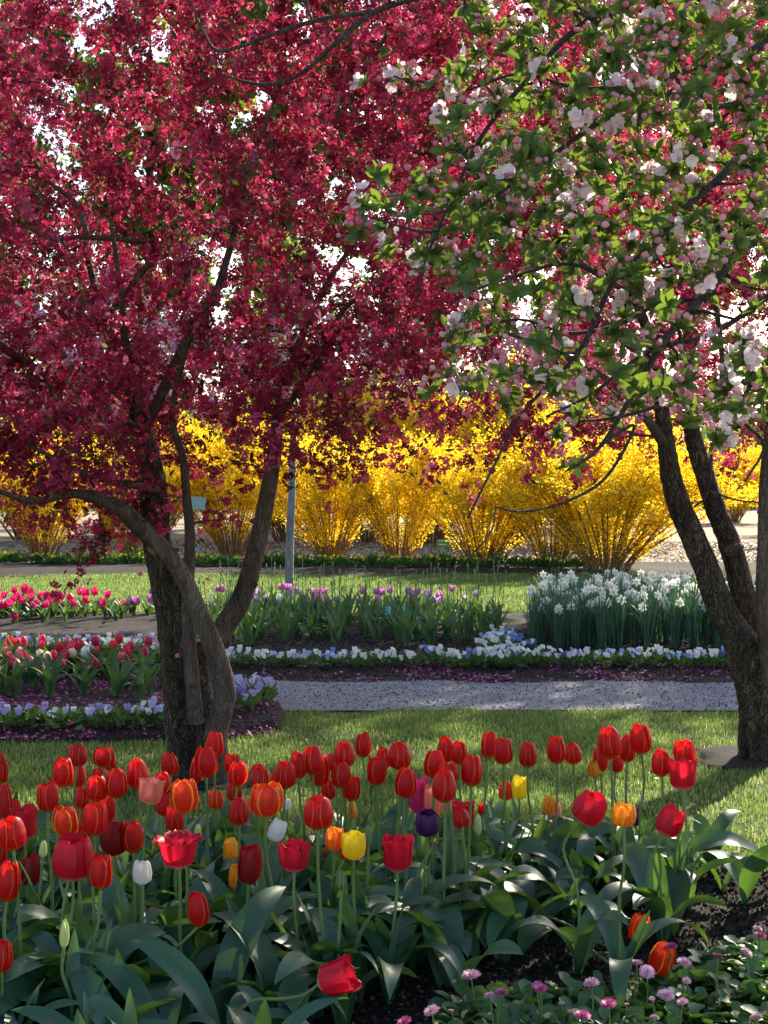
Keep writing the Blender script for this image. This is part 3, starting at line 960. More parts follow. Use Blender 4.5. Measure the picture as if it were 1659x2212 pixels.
lf.build('leaves', M['far_green'], yt)

simple_tree('blossom_tree', 'pale pink blossoming tree far behind the crabapple at the left', 'tree', 'trees beyond the forsythia', -8.5, 47, 8, 4.2, 'far_pink', 1500, g3, .2, .2)
simple_tree('blossom_tree', 'pale pink blossoming tree far behind, seen over the forsythia between both crabapples', 'tree', 'trees beyond the forsythia', -1.5, 56, 8, 4, 'far_pink', 1400, g3, .2, .25)
simple_tree('blossom_tree', 'pale pink blossoming tree far behind the forked crabapple', 'tree', 'trees beyond the forsythia', 7, 50, 8, 4.4, 'far_pink', 1500, g3, .2, .3)
simple_tree('leafy_tree', 'yellow-green leafy tree far off behind the middle forsythia', 'tree', 'trees beyond the forsythia', 2.5, 66, 13, 5, 'far_green', 1800, g3, .25, .2)
simple_tree('leafy_tree', 'yellow-green leafy tree far off at the left behind the pale blossom', 'tree', 'trees beyond the forsythia', -14, 68, 13, 5, 'far_green', 1800, g3, .25, .2)
simple_tree('conifer', 'dark conifer far off behind the crabapples', 'tree', 'trees beyond the forsythia', -5, 72, 19, 4.2, 'conifer', 3000, g3, .3, .06, .5)
simple_tree('conifer', 'dark conifer far off behind the apple branches', 'tree', 'trees beyond the forsythia', 9.5, 74, 18, 4.2, 'conifer', 3000, g3, .3, .06, .5)
# trees beside the view, whose shade lies over the beds and lawn
simple_tree('leafy_tree', 'tall leafy tree behind the forked crabapple beside the back lawn', 'tree', None, 7.3, 26.5, 12.5, 4.4, 'far_green', 2600, g3, .22, .33)
for (tx, ty, th, lbl) in ((-17, 64, 25, 'tall leafy tree at the far left skyline'), (-10.5, 70, 26, 'tall leafy tree behind the left crabapple crown'), (-4.5, 62, 25, 'tall leafy tree behind the middle of the left crabapple crown'), (2.0, 68, 27, 'tall leafy tree behind the gap between crabapple crowns'), (8.5, 72, 26, 'tall leafy tree behind the apple boughs'), (15, 76, 26, 'tall leafy tree behind the right edge')):
    simple_tree('leafy_tree', lbl, 'tree', 'trees beyond the forsythia', tx, ty, th, 4.6, 'far_green', 2600, g3, .35, .3, tone=.55, scl=2.1)

# far tree line
g = np.random.default_rng(51)
n = 9000
xx = g.uniform(-75, 75, n); yy = g.uniform(100, 125, n)
hh = 6.5 + 3.5 * wob(xx * .12, yy * .1)
zz = g.uniform(0, 1, n) ** .8 * hh + .2
mb = MB()
mb.instances(FAR_CLUSTERS[0], rand_rot(n, g), g.uniform(3, 6, n), np.stack([xx, yy, zz], -1), np.clip(.4 + .3 * wob(xx * .2, zz * .3) + g.normal(0, .15, n), 0, 1))
tag(mb.build('treeline', M['far_green']), 'distant line of green trees beyond the garden', 'trees', None, 'stuff')

# ------------------------------------------------------------------ forsythia
def forsythia_mesh(seed):
    g = np.random.default_rng(seed)
    st, fl = MB(), MB()
    pos = []
    for i in range(64):
        a = g.uniform(0, 6.283); sp = g.uniform(.1, 1) ** .7
        H = g.uniform(.65, 1.0) * (1 - .28 * sp)
        b = np.array([math.cos(a), math.sin(a), 0]) * .1 * g.uniform(.2, 1)
        o = np.array([math.cos(a), math.sin(a), 0]) * sp * .52
        path = [b, b + o * .3 + [0, 0, H * .35], b + o * .75 + [0, 0, H * .75], b + o * 1.05 + [0, 0, H]]
        if g.uniform() < .45:
            path.append(b + o * 1.3 + [0, 0, H * g.uniform(.85, 1.12)])
        tube(st, path, np.linspace(.0045, .0012, len(path)), 4, 3)
        pp, _ = catmull(path, np.ones(len(path)), 14)
        for j in range(5):
            q0 = pp[int(len(pp) * g.uniform(.3, 1) ** .8)]
            q1 = q0 + np.array([g.normal(0, .12), g.normal(0, .12), g.uniform(.0, .26)])
            tube(st, [q0, (q0 + q1) / 2 + g.normal(0, .01, 3), q1], [.0025, .002, .001], 3, 2)
            pos.append(q0 + (q1 - q0) * g.uniform(0, 1, (70, 1)) + g.normal(0, .018, (70, 3)))
        s = (g.uniform(.2, 1, 130) * (len(pp) - 1)).astype(int)
        pos.append(pp[s] + g.normal(0, .014, (len(s), 3)))
    pos = np.concatenate(pos)
    T = MB()
    for a in (0, 1.57):
        c, s = math.cos(a), math.sin(a)
        T.add([[-c * .5, -s * .5, -.1], [c * .5, s * .5, -.1], [c * .45, s * .45, .5], [-c * .45, -s * .45, .5]], [[0, 1, 2, 3]])
    fl.instances(T, rand_rot(len(pos), g), .0105 * g.uniform(.7, 1.5, len(pos)), pos, np.clip(g.normal(.5, .25, len(pos)), 0, 1))
    return st.mesh('canes', M['cane']), fl.mesh('forsythia_blossoms', M['forsythia'], False)

FORS = [forsythia_mesh(60 + i) for i in range(4)]
FS = [(-140, 1200, 2.7, 3.0, 'beyond the left edge'), (92, 1203, 2.6, 2.9, 'behind the pink tulip bed'), (275, 1207, 2.0, 1.5, 'small, between the trunk and the pink tulip bed'),
      (505, 1197, 2.9, 2.9, 'seen between the stems of the left crabapple'), (712, 1207, 2.5, 2.6, 'just behind the slim grey trunk'), (862, 1213, 2.5, 2.7, 'behind the teal bed sign'),
      (1040, 1222, 2.3, 2.4, 'behind the small green sign'), (1195, 1228, 2.5, 2.4, 'behind the daffodil bed tips'), (1312, 1238, 2.4, 3.0, 'last of the front row beside the pale path'),
      (930, 1172, 4.3, 3.4, 'tallest, rising behind the hedge middle'), (620, 1168, 3.6, 3.6, 'tall, behind the slim young tree'), (1110, 1172, 3.6, 3.4, 'tall, behind the pair nearest the green sign'), (790, 1170, 3.6, 3.2, 'tall, behind the hedge near the grey trunk'),
      (330, 1165, 3.2, 3.6, 'tall, behind the left crabapple trunk'), (60, 1165, 3.1, 3.6, 'tall, far back at the left'), (1290, 1176, 3.2, 3.2, 'tall, behind the one at the hedge end'), (1580, 1128, 3.3, 4.6, 'far off, seen between the forked stems'), (1800, 1150, 3.2, 4.0, 'far off beyond the right edge'), (-330, 1190, 2.7, 3.0, 'farthest out at the left edge')]
for i, (px, py, h, w, how) in enumerate(FS):
    x, y = G(px, py)
    r_ = thing('forsythia_bush', (x, y, -.02), 'yellow forsythia bush in full bloom, ' + how, 'bush', 'forsythia hedge', rnd.uniform(0, 6.28))
    st, fl = FORS[i % 4]
    h *= 1.16 * rnd.uniform(.93, 1.08); w *= rnd.uniform(1.0, 1.15)
    sc_ = (w * 1.25, w * .85, h)
    link('canes', st, r_, scl=sc_)
    link('blossoms', fl, r_, scl=sc_)

# ------------------------------------------------------------------ low edging plants in front of the forsythia
def edging_mesh(seed, nl, rad, h, ls):
    g = np.random.default_rng(seed)
    mb = MB()
    a = g.uniform(0, 6.283, nl); rr = rad * np.sqrt(g.uniform(0, 1, nl))
    pos = np.stack([np.cos(a) * rr, np.sin(a) * rr, h * g.uniform(.1, 1, nl) * (1 - .5 * (rr / rad) ** 2)], -1)
    dirs = pos * [1, 1, .6] + g.normal(0, .35, (nl, 3)) * rad + [0, 0, rad * .4]
    Rm = rot_to(dirs, g)
    Rm = Rm[:, :, [0, 2, 1]] * np.array([1, 1, -1])
    mb.instances(leaf_T(ls, ls * .5), Rm, g.uniform(.6, 1.3, nl), pos, g.uniform(0, 1, nl))
    return mb

EDG = []
for i in range(4):
    mb = edging_mesh(80 + i, 70, .17, .17, .09)
    EDG.append(mb.mesh('edging_foliage', M['small_leaf']))
YF = flower_T(4, .035, .3).mesh('yellow_pansy_flower', M['pansy_c'])
n_e = 84
for i in range(n_e):
    x = -8.6 + i * (12.6 / n_e) + rnd.uniform(-.05, .05)
    y = 29.6 - .18 * (x + 4) + rnd.uniform(-.15, .15)
    r_ = thing('edging_plant', (x, y, .06), 'low leafy green edging plant in the row at the foot of the forsythia', 'plant', 'edging row below the forsythia')
    s = rnd.uniform(.8, 1.25)
    link('foliage', EDG[i % 4], r_, rot=(0, 0, rnd.uniform(0, 6)), scl=(s, s, s * rnd.uniform(.8, 1.3)))
    for j in range(2):
        link('flower', YF, r_, (rnd.uniform(-.12, .12), rnd.uniform(-.16, 0), .17 * s), (rnd.uniform(.6, 1.4), 0, rnd.uniform(-.6, .6)))

# ------------------------------------------------------------------ signs
def plate_sign(name, label, x, y, z0, h, w, hh, tilt, mat, lines):
    r_ = thing(name, (x, y, z0), label, 'sign')
    b = MB(); tube(b, [(0, .01, -.05), (0, .01, h * .5), (0, .01, h)], [.012, .012, .012], 8, 2)
    b.build('post', mat, r_)
    def box(cx, cy, cz, sx, sy, sz):
        m = MB()
        V = np.array([[a * sx / 2 + cx, c * sy / 2 + cy, e * sz / 2 + cz] for a in (-1, 1) for c in (-1, 1) for e in (-1, 1)])
        m.add(V, [[0, 1, 3, 2], [4, 6, 7, 5], [0, 4, 5, 1], [2, 3, 7, 6], [0, 2, 6, 4], [1, 5, 7, 3]])
        return m
    o = box(0, 0, 0, w, .012, hh).build('plate', mat, r_, False)
    o.location = (0, -.01, h)
    o.rotation_euler = (tilt, 0, 0)
    bv = o.modifiers.new('bevel', 'BEVEL'); bv.width = .004; bv.segments = 2
    if not lines:
        return r_
    pr = MB()
    for i in range(lines):
        q = box(-.06 * w * (i % 2), -.009, hh * (.28 - .5 * i / max(1, lines - 1)), w * (.72 - .12 * (i % 2)), .003, hh * .07)
        pr.add(q.v[0], q.q[0])
    pr.build('print', M['print'], o, False)
    return r_

xs, ys = G(853, 1400)
plate_sign('bed_sign', 'teal plate tilted on a short stake among the mauve tulips', P(853, 1332, 15.6)[0], 15.6, .1, .2, .2, .13, -.9, M['sign_teal'], 3)
ps_ = P(957, 1173, 31.0)
plate_sign('bed_sign', 'small green plate on a thin stake below the forsythia', ps_[0], 31.0, 0, ps_[2], .26, .17, -.6, M['sign_green'], 2)
pg = P(428, 1087, 33.0)
plate_sign('notice_board', 'grey green board among forsythia twigs, seen past the slender crabapple stem', pg[0], 33.0, 0, pg[2], .34, .28, -.1, M['sign_grey'], 0)

# ------------------------------------------------------------------ tulip parts
def petal_grid(w, lean, tip, inner, seed, flare=0.0, nu=9, nv=12, wave=.0, ruffle=0.0, belly=.42, top=.62):
    """one petal on a cup of unit diameter and unit height; w: half angle, lean: how far the rim opens"""
    g = np.random.default_rng(seed)
    u = np.linspace(-1, 1, nu)[None, :]; v = np.linspace(0, 1, nv)[:, None]
    # profile of the cup
    tr_ = .5 * top + lean * .5
    prof = np.interp(v, [0, .05, .18, belly, .7, .88, 1.0], [.12, .29, .445, .5, .5 * .75 + tr_ * .25, .5 * .42 + tr_ * .58, tr_])
    shape = np.interp(v, [0, .15, .45, .72, .86, .95, 1.0], [.35, .78, 1.0, .97, .88, .70 - .2 * tip, .22 + .40 * (1 - tip)])
    ang = u * w * shape
    zv = np.interp(v, [0, .7, .88, .96, 1.0], [0, .74, .92, .98, 1.0])
    rr = prof * (1 - (.09 if inner else 0)) + flare * (np.abs(u) ** 2) * .05
    rr = rr + .018 * g.normal() * v + wave * np.sin(u * 4 + g.uniform(0, 6)) * v * .06
    z = zv - .03 * (np.abs(u) ** 2.2) * v * (.5 + tip)
    z = z * (1 - (.05 if inner else 0)) + .018 * g.normal() * v
    if ruffle:
        z = z + ruffle * .05 * np.sin(u * 9 + g.uniform(0, 6)) * v ** 3
        rr = rr + ruffle * .05 * np.sin(u * 7 + g.uniform(0, 6)) * v ** 2
    z = z - lean * .18 * v ** 3
    x = np.sin(ang) * rr; y = np.cos(ang) * rr + 0 * u
    return np.stack([x, y, z + 0 * u], -1)

SHAPES = {   # w, lean, tip, ruffle, belly, top
    'closed': (.84, .0, .35, .08, .44, .44),
    'slim': (.84, -.02, .5, .08, .42, .38),
    'loose': (.80, .06, .4, .3, .44, .60),
    'open': (.80, .38, .55, .8, .40, .74),
    'wide': (.72, .85, .7, 1.0, .36, .80),
    'bud': (.85, -.04, .9, 0, .34, .16),
    'plump': (.82, .06, .3, .6, .46, .72),
}
PET = {}
for nm, (w, lean, tip, ruf, belly, top) in SHAPES.items():
    ver = []
    for v_ in range(3):
        six = []
        for i in range(6):
            mb = MB()
            pts = petal_grid(w, lean, tip, i >= 3, 100 + v_ * 17 + i * 3, .6, ruffle=ruf, belly=belly, top=top, wave=.4 * ruf)
            a = (i % 3) * 2.0944 + (1.0472 if i >= 3 else 0) + [0, .25, -.2][v_]
            Rz = np.array(Matrix.Rotation(a, 3, 'Z'))
            mb.grid(pts @ Rz.T)
            six.append(mb.mesh('tulip_petal', M['red']))
        ver.append(six)
    PET[nm] = ver
# inside of a flower: pistil and six dark stamens
mb = MB()
tube(mb, [(0, 0, -.01), (0, 0, .15), (0, 0, .3), (0, 0, .36)], [.10, .06, .055, .07], 8, 2, r=.9)
for i in range(6):
    a = i * 1.047
    tube(mb, [(.05 * math.cos(a), .05 * math.sin(a), .02), (.13 * math.cos(a), .13 * math.sin(a), .2), (.15 * math.cos(a), .15 * math.sin(a), .33)], [.012, .012, .025], 5, 2, r=.05)
HEART = mb.mesh('tulip_heart', M['stamen'])

def tulip_leaf(seed, L, W, a0, curl, twist, fold=.5):
    """a strap leaf rising from the base, arching over"""
    g = np.random.default_rng(seed)
    nv, nu = 16, 7
    t = np.linspace(0, 1, nv)
    ang = a0 - curl * t ** 1.6
    dx, dz = np.cos(ang), np.sin(ang)
    st = L / (nv - 1)
    px = np.concatenate([[0], np.cumsum(dx[:-1] * st)]); pz = np.concatenate([[0], np.cumsum(dz[:-1] * st)])
    wid = W * np.interp(t, [0, .08, .3, .5, .75, .9, 1], [.25, .45, .9, 1, .78, .42, .02])
    tw = twist * t ** 1.5
    u = np.linspace(-1, 1, nu)
    pts = np.zeros((nv, nu, 3))
    ph, fr = g.uniform(0, 6), g.uniform(5, 9)
    for i in range(nv):
        n = np.array([-dz[i], 0, dx[i]])
        s = np.array([0, 1, 0]) * math.cos(tw[i]) + n * math.sin(tw[i])
        n2 = -np.array([0, 1, 0]) * math.sin(tw[i]) + n * math.cos(tw[i])
        fo = fold * (1 - .75 * t[i])
        wv = .10 * np.sin(t[i] * fr + ph) * np.sign(u) * np.abs(u) ** 2
        for j in range(nu):
            q = u[j] * wid[i] / 2
            lift = (fo * abs(u[j]) ** 1.6 + wv[j]) * wid[i] / 2
            pts[i, j] = np.array([px[i], 0, pz[i]]) + s * q * math.cos(fo * abs(u[j]) * .6) + n2 * lift
    mb = MB(); mb.grid(pts)
    return mb.mesh('tulip_leaf', M['leaf'])

LEAVES = []
gl = np.random.default_rng(5)
for i in range(22):
    LEAVES.append(tulip_leaf(200 + i, gl.uniform(.28, .44), gl.uniform(.062, .108), gl.uniform(1.15, 1.45), gl.uniform(1.3, 3.1), gl.uniform(-.9, .9), gl.uniform(.35, .7)))
UPRIGHT = [tulip_leaf(240 + i, gl.uniform(.22, .33), gl.uniform(.04, .068), gl.uniform(1.25, 1.5), gl.uniform(.05, .6), gl.uniform(-1, 1), .6) for i in range(9)]

def stem_mesh(mb_pts, r0=.0052, r1=.0042):
    mb = MB(); tube(mb, mb_pts, np.linspace(r0, r1, len(mb_pts)), 8, 5, .02)
    return mb.mesh('tulip_stem', M['stem'])

ORD = ['first', 'second', 'third', 'fourth', 'fifth', 'sixth', 'seventh', 'eighth', 'ninth', 'tenth', 'eleventh', 'twelfth', 'thirteenth', 'fourteenth', 'fifteenth', 'sixteenth', 'seventeenth', 'eighteenth', 'nineteenth', 'twentieth', 'twenty first', 'twenty second', 'twenty third', 'twenty fourth', 'twenty fifth', 'twenty sixth', 'twenty seventh', 'twenty eighth', 'twenty ninth', 'thirtieth', *[a + ' ' + b for a in ('thirty', 'forty', 'fifty') for b in ('first', 'second', 'third', 'fourth', 'fifth', 'sixth', 'seventh', 'eighth', 'ninth')]]

def tulip(head, W, H, mat, shape, label, group, lean=0.0, nod=0.0, base=None, leaves=2, name='tulip', upright=True, path=None):
    """head: world position of the middle of the flower"""
    h = Vector(head)
    if base is None:
        base = (h.x + rnd.uniform(-.03, .03) - math.sin(lean) * .12, h.y + rnd.uniform(-.03, .05))
    bz = float(z_bed(np.array(base[0]), np.array(base[1])))
    b = Vector((base[0], base[1], bz))
    root = thing(name, b, label, 'tulip', group)
    up = Vector((math.sin(lean), -math.sin(nod), math.cos(lean) * math.cos(nod))).normalized()
    hb = h - up * (H * .5) - b            # foot of the flower, local
    if path is None:
        mid = Vector((hb.x * .35 + rnd.uniform(-.012, .012), hb.y * .35 + rnd.uniform(-.012, .012), hb.z * .5))
        m2 = hb - up * (.22 * hb.length)
        pts = [Vector((0, 0, -.02)), mid, m2, hb + up * .004]
    else:
        pts = [Vector(q) - b for q in path] + [hb + up * .004]
    link('stem', stem_mesh([np.array(q) for q in pts]), root)
    q = up.to_track_quat('Z', 'Y')
    fl = link('flower', HEART, root, hb, q, (W, W, H))
    ver = PET[shape][rnd.randrange(3)]
    sp = rnd.uniform(0, 6.28)
    for i in range(6):
        link('petal', ver[i], fl, (0, 0, 0), (0, 0, sp), None, mat)
    a0 = rnd.uniform(0, 6.28)
    for i in range(leaves):
        a = a0 + i * 6.28 / max(1, leaves) + rnd.uniform(-.5, .5)
        s = rnd.uniform(.8, 1.15)
        link('leaf', rnd.choice(LEAVES), root, (0, 0, -.01), (0, 0, a), (s, s, s))
    if upright and rnd.random() < .8:
        t_ = rnd.uniform(.05, .3)
        link('leaf', rnd.choice(UPRIGHT), root, pts[0].lerp(pts[1], t_) + Vector((0, 0, .01)), (0, 0, rnd.uniform(0, 6.28)), None)
    return root

# heads read from enlargements: (region, centre x, centre y, width, height, kind, lean deg, nod deg)
REG = {'A': (0, 2800, .6028), 'B': (900, 2800, .6028), 'C': (1900, 2800, .6775), 'D': (0, 3400, .6028), 'E': (900, 3400, .6028), 'F': (1900, 3400, .6775)}
K = {'r': ('red', 'closed', 'closed red tulip with fine yellow petal edges'), 'o': ('orange_red', 'loose', 'orange red tulip with broad yellow petal edges'), 'c': ('crimson', 'open', 'open crimson tulip'),
     'C': ('crimson', 'wide', 'wide open crimson tulip'), 'R': ('crimson', 'loose', 'big goblet shaped red tulip'), 'n': ('crimson', 'loose', 'crimson tulip leaning over'), 'k': ('dark_red', 'loose', 'dark wine red tulip'),
     'f': ('flamed', 'slim', 'small red tulip flamed with yellow'), 'g': ('golden', 'plump', 'golden yellow tulip with orange flush'), 'G': ('orange', 'plump', 'small orange tulip'), 'y': ('yellow', 'plump', 'clear yellow tulip'),
     'w': ('white', 'loose', 'white tulip'), 'W': ('white', 'bud', 'white bud tulip'), 'p': ('peach', 'open', 'peach pink tulip'), 'P': ('peach', 'loose', 'pale peach tulip'), 'm': ('magenta', 'open', 'feathery magenta pink tulip'),
     'u': ('purple', 'plump', 'dark purple tulip'), 'b': ('green_bud', 'bud', 'closed green tulip bud'), 'q': ('pale_bud', 'bud', 'pale greenish white tulip bud'), 's': ('red', 'slim', 'small red half closed tulip')}
HEADS = '''A 505 290 120 140 r;A 412 400 130 185 r;A 505 410 100 170 r;A 680 300 130 130 r;A 712 325 95 115 r;A 1107 345 105 150 r;A 898 410 130 190 r;A 1057 465 105 140 r;A 760 470 130 190 r;A 635 505 125 165 r
A 650 430 110 120 r;A 312 562 135 190 r;A 533 565 95 140 r;A 985 520 150 170 p 8;A 1405 215 110 165 r;A 1345 330 140 200 r;A 1290 380 95 165 r;A 1510 340 95 125 r;A 1552 410 115 155 r;A 1530 522 95 125 r
A 1409 580 95 125 o;A 1205 555 170 220 o;A 1080 610 115 150 r;A 1140 700 115 170 r;A 430 720 155 190 o;A 525 795 130 140 r;A 700 640 110 165 r;A 625 705 150 210 r;A 540 675 60 110 r;A 745 830 160 220 k
A 865 820 130 200 r;A 480 960 250 280 R;A 661 1050 140 220 r;A 795 975 80 125 p;A 930 1055 115 155 w;A 1165 905 270 230 C;A 1510 895 95 140 f;A 1550 1085 105 150 g;A 1630 1000 150 250 k;A 1560 655 125 175 r
A 160 725 150 220 c;A 75 800 165 210 r;A 30 590 90 240 r;A 12 920 70 190 r;A 55 1110 140 260 r;A 20 400 65 140 r;A 5 320 60 80 r;A 1292 790 45 105 q;A 200 1040 120 200 k;A 100 620 60 80 r;A 150 880 60 90 k;A 282 900 50 110 q
B 245 580 200 215 o;B 132 640 60 130 G;B 190 405 95 120 r;B 212 445 130 140 r;B 320 460 80 130 r;B 370 415 125 180 r;B 455 350 105 175 r;B 550 320 130 190 r;B 595 385 120 205 r;B 705 335 110 130 r;B 735 415 120 170 r
B 755 285 130 170 r;B 655 510 95 130 r;B 805 505 110 155 r;B 880 220 100 160 r;B 968 390 120 185 r;B 1010 310 90 150 r;B 1118 295 140 170 r;B 1160 470 130 195 r;B 1345 345 130 180 r;B 1420 250 105 165 r;B 1507 270 105 150 r
B 1590 385 130 200 r;B 1435 405 130 130 r;B 1412 490 145 205 r;B 1240 540 130 240 m;B 1252 615 75 135 o;B 1340 580 120 190 P -5;B 1415 620 90 110 P 8;B 1297 735 145 165 u;B 1535 680 130 190 c;B 1520 695 95 120 s -5;B 585 665 175 210 r
B 318 780 105 150 w 25;B 388 610 40 85 W;B 693 835 110 145 G;B 820 880 145 180 y;B 778 910 95 125 s 22;B 650 920 60 90 r;B 800 650 75 115 f;B 430 945 185 195 c;B 1105 925 185 235 c;B 450 735 45 125 b;B 912 815 55 130 b
B 738 1105 60 130 b;B 1630 740 45 140 q;B 497 705 40 80 g;B 1650 640 40 80 r
C 35 195 85 155 r;C 120 232 105 150 r;C 263 255 95 140 r;C 430 225 100 155 r;C 525 248 90 120 r;C 738 182 125 190 r;C 843 215 92 155 r;C 918 160 120 170 r;C 685 280 85 145 r;C 778 310 75 90 r;C 650 335 75 95 f;C 1040 300 105 155 r
C 1172 235 120 135 r;C 1164 360 150 185 c;C 137 465 80 105 o;C 215 445 85 130 y;C 388 545 72 100 f;C 415 585 75 100 p;C 620 565 175 190 n 30 10;C 822 605 135 130 g;C 895 620 50 90 u;C 1090 640 145 180 n 25 0;C 37 695 34 85 b;C 540 530 30 60 b'''
rows = []
for ent in HEADS.replace('\n', ';').split(';'):
    t = ent.split()
    ox, oy, f = REG[t[0]]
    cx, cy, w, h = (float(v) for v in t[1:5])
    f2 = f * .5486
    px, py, w, h = (ox + cx * f) * .5486, (oy + cy * f) * .5486, w * f2, h * f2
    kind = t[5]
    lean = math.radians(float(t[6])) if len(t) > 6 else rnd.gauss(0, .05)
    nod = math.radians(float(t[7])) if len(t) > 7 else rnd.gauss(0, .05)
    real = {'r': .062, 'o': .066, 'c': .078, 'C': .105, 'R': .098, 'n': .082, 'k': .068, 'f': .05, 'g': .058, 'G': .052, 'y': .06, 'w': .05, 'W': .026, 'p': .062, 'P': .06, 'm': .065, 'u': .066, 'b': .026, 'q': .026, 's': .046}[kind]
    sw = w / real
    zt = .57 if kind in 'ro' else .46
    sz = (py - HZ) / (EYE - zt)
    s = math.exp(.45 * math.log(sw) + .55 * math.log(sz))
    s = min(max(s, (py - HZ) / (EYE - .30)), (py - HZ) / (EYE - .63))
    s = min(max(s, F / 6.2), F / 3.75)
    rows.append([px, py, F / s, w / s, h / s, kind, lean, nod])
# a row name for each, then its place in that row
def row_name(d):
    return 'front row' if d < 4.75 else ('middle rows' if d < 5.45 else 'back rows')
cnt = {}
order = sorted(range(len(rows)), key=lambda i: rows[i][0])
lab = {}
tot = {}
for i in order:
    key = (rows[i][5], row_name(rows[i][2])); tot[key] = tot.get(key, 0) + 1
kinds_n = {}
for i in order:
    kinds_n[rows[i][5]] = kinds_n.get(rows[i][5], 0) + 1
for i in order:
    kd = rows[i][5]; rn = row_name(rows[i][2]); key = (kd, rn)
    cnt[key] = cnt.get(key, 0) + 1
    t = K[kd][2]
    if kinds_n[kd] == 1:
        lab[i] = t + ' in the front tulip bed'
    elif tot[key] == 1:
        lab[i] = t + ', alone in the ' + rn
    else:
        lab[i] = t + ', ' + ORD[cnt[key] - 1] + ' from left in the ' + rn
for i, (px, py, d, W, H, kd, lean, nod) in enumerate(rows):
    mt, shp, _ = K[kd]
    if kd == 'r':
        shp = rnd.choice(['closed', 'closed', 'closed', 'slim', 'loose'])
    H2 = H * (1.0 if shp not in ('open', 'wide') else 1.05)
    k_ = {'closed': 1.0, 'slim': 1.0, 'loose': .98, 'open': .92, 'wide': .72, 'bud': 1.0, 'plump': .98}[shp]
    tulip(P(px, py, d), W * k_ * 1.1, H2 * 1.03, M[mt], shp, lab[i], 'mixed tulips in the front bed', lean, nod, leaves=2 if d > 5.3 else 3)

# four stems lying over or bent sideways
def bent(px, py, d, w, h, kd, lean, nod, path, label, leaves=2):
    mt, shp, _ = K[kd]
    p3 = [P(*q) for q in path]
    tulip(P(px, py, d), w, h, M[mt], shp, label, 'mixed tulips in the front bed', lean, nod, base=(p3[0].x, p3[0].y), path=p3, leaves=leaves, upright=False)

bent(429, 1964, 4.25, .060, .098, 'r', math.radians(-4), .05, [(170, 2180, 4.2), (225, 2108, 4.25), (300, 2080, 4.27), (375, 2050, 4.27), (408, 2022, 4.26)], 'red tulip whose stem sweeps sideways low over the front leaves')
bent(728, 2112, 3.95, .082, .105, 'c', math.radians(68), .2, [(480, 2230, 4.0), (540, 2165, 3.98), (610, 2158, 3.97), (655, 2150, 3.96)], 'red tulip fallen on its side over the front leaves')
bent(1381, 2005, 4.75, .062, .09, 'o', math.radians(10), .05, [(1170, 1975, 5.1), (1230, 2000, 5.0), (1300, 2040, 4.85), (1345, 2052, 4.8)], 'orange red tulip bent down to the soil above the pink daisies')
bent(1430, 2072, 4.6, .075, .10, 'o', math.radians(14), .3, [(1240, 2020, 4.9), (1300, 2070, 4.75), (1360, 2104, 4.65), (1400, 2106, 4.62)], 'orange red tulip fallen open on the soil against the pink daisies', 1)
tulip(P(4, 2065, 4.0), .06, .085, M['red'], 'closed', 'red tulip cut by the picture edge low at the left', 'mixed tulips in the front bed', 0, 0)
tulip(P(139, 2016, 4.0), .026, .075, M['pale_bud'], 'bud', 'pale greenish bud on a thin stem in front of the sweeping red tulip', 'mixed tulips in the front bed', 0.05, 0)

# plants without a flower, filling the bed with leaves
TUL_POLY = [(-2.3, 3.5), (-.35, 3.5), G(760, 2240), G(1080, 2130), G(1250, 2050), G(1480, 1965), G(1590, 1935), (1.42, 6.18), (-2.3, 6.2)]
gf = np.random.default_rng(77)
cnt_f = 0
ys_ = np.arange(3.55, 6.2, .205)
for yy_ in ys_:
    for xx_ in np.arange(-1.95, 1.5, .20):
        x, y = xx_ + gf.uniform(-.07, .07), yy_ + gf.uniform(-.07, .07)
        if not inside(TUL_POLY, x, y):
            continue
        z = float(z_bed(np.array(x), np.array(y)))
        r_ = thing('tulip_plant', (x, y, z), 'flowerless tulip plant, a tuft of broad arching grey-green leaves in the front bed', 'plant', 'leafy tulip plants in the front bed', gf.uniform(0, 6.28))
        for j in range(int(gf.integers(3, 5))):
            s = gf.uniform(.72, 1.02)
            link('leaf', LEAVES[gf.integers(len(LEAVES))], r_, (0, 0, -.01), (0, 0, j * 1.75 + gf.uniform(-.6, .6)), (s, s, s))
        if gf.uniform() < .6:
            link('leaf', UPRIGHT[gf.integers(len(UPRIGHT))], r_, (0, 0, -.01), (0, 0, gf.uniform(0, 6)))
        cnt_f += 1
# single plants at the right end with large leaves over the soil
for (px, py, rz, big) in ((60, 2260, .3, 1.25), (190, 2290, 1.3, 1.3), (330, 2270, 2.0, 1.25), (470, 2290, .8, 1.3), (600, 2280, 2.4, 1.2), (740, 2262, 1.6, 1.25), (270, 2200, -.5, 1.1), (520, 2210, .2, 1.15), (690, 2190, 2.8, 1.1), (60, 2170, 1.0, 1.15), (860, 2140, .5, 1.15), (400, 2170, 1.7, 1.1), (1445, 2055, 1.2, 1.15), (1085, 2120, 1.7, 1.15), (1560, 1960, .2, 1.0), (1610, 1990, 2.6, 1.0), (1690, 1990, 2.9, 1.3), (960, 2180, 1.4, 1.1), (1000, 2215, -.3, .9)):
    x, y = G(px, py)
    r_ = thing('tulip_plant', (x, y, float(z_bed(np.array(x), np.array(y)))), 'flowerless tulip plant, a tuft of broad arching grey-green leaves in the front bed', 'plant', 'leafy tulip plants in the front bed', rz)
    for j in range(2):
        link('leaf', LEAVES[gf.integers(len(LEAVES))], r_, (0, 0, -.01), (0, 0, j * 2.6 + gf.uniform(-.4, .4)), (big, big * 1.15, big))

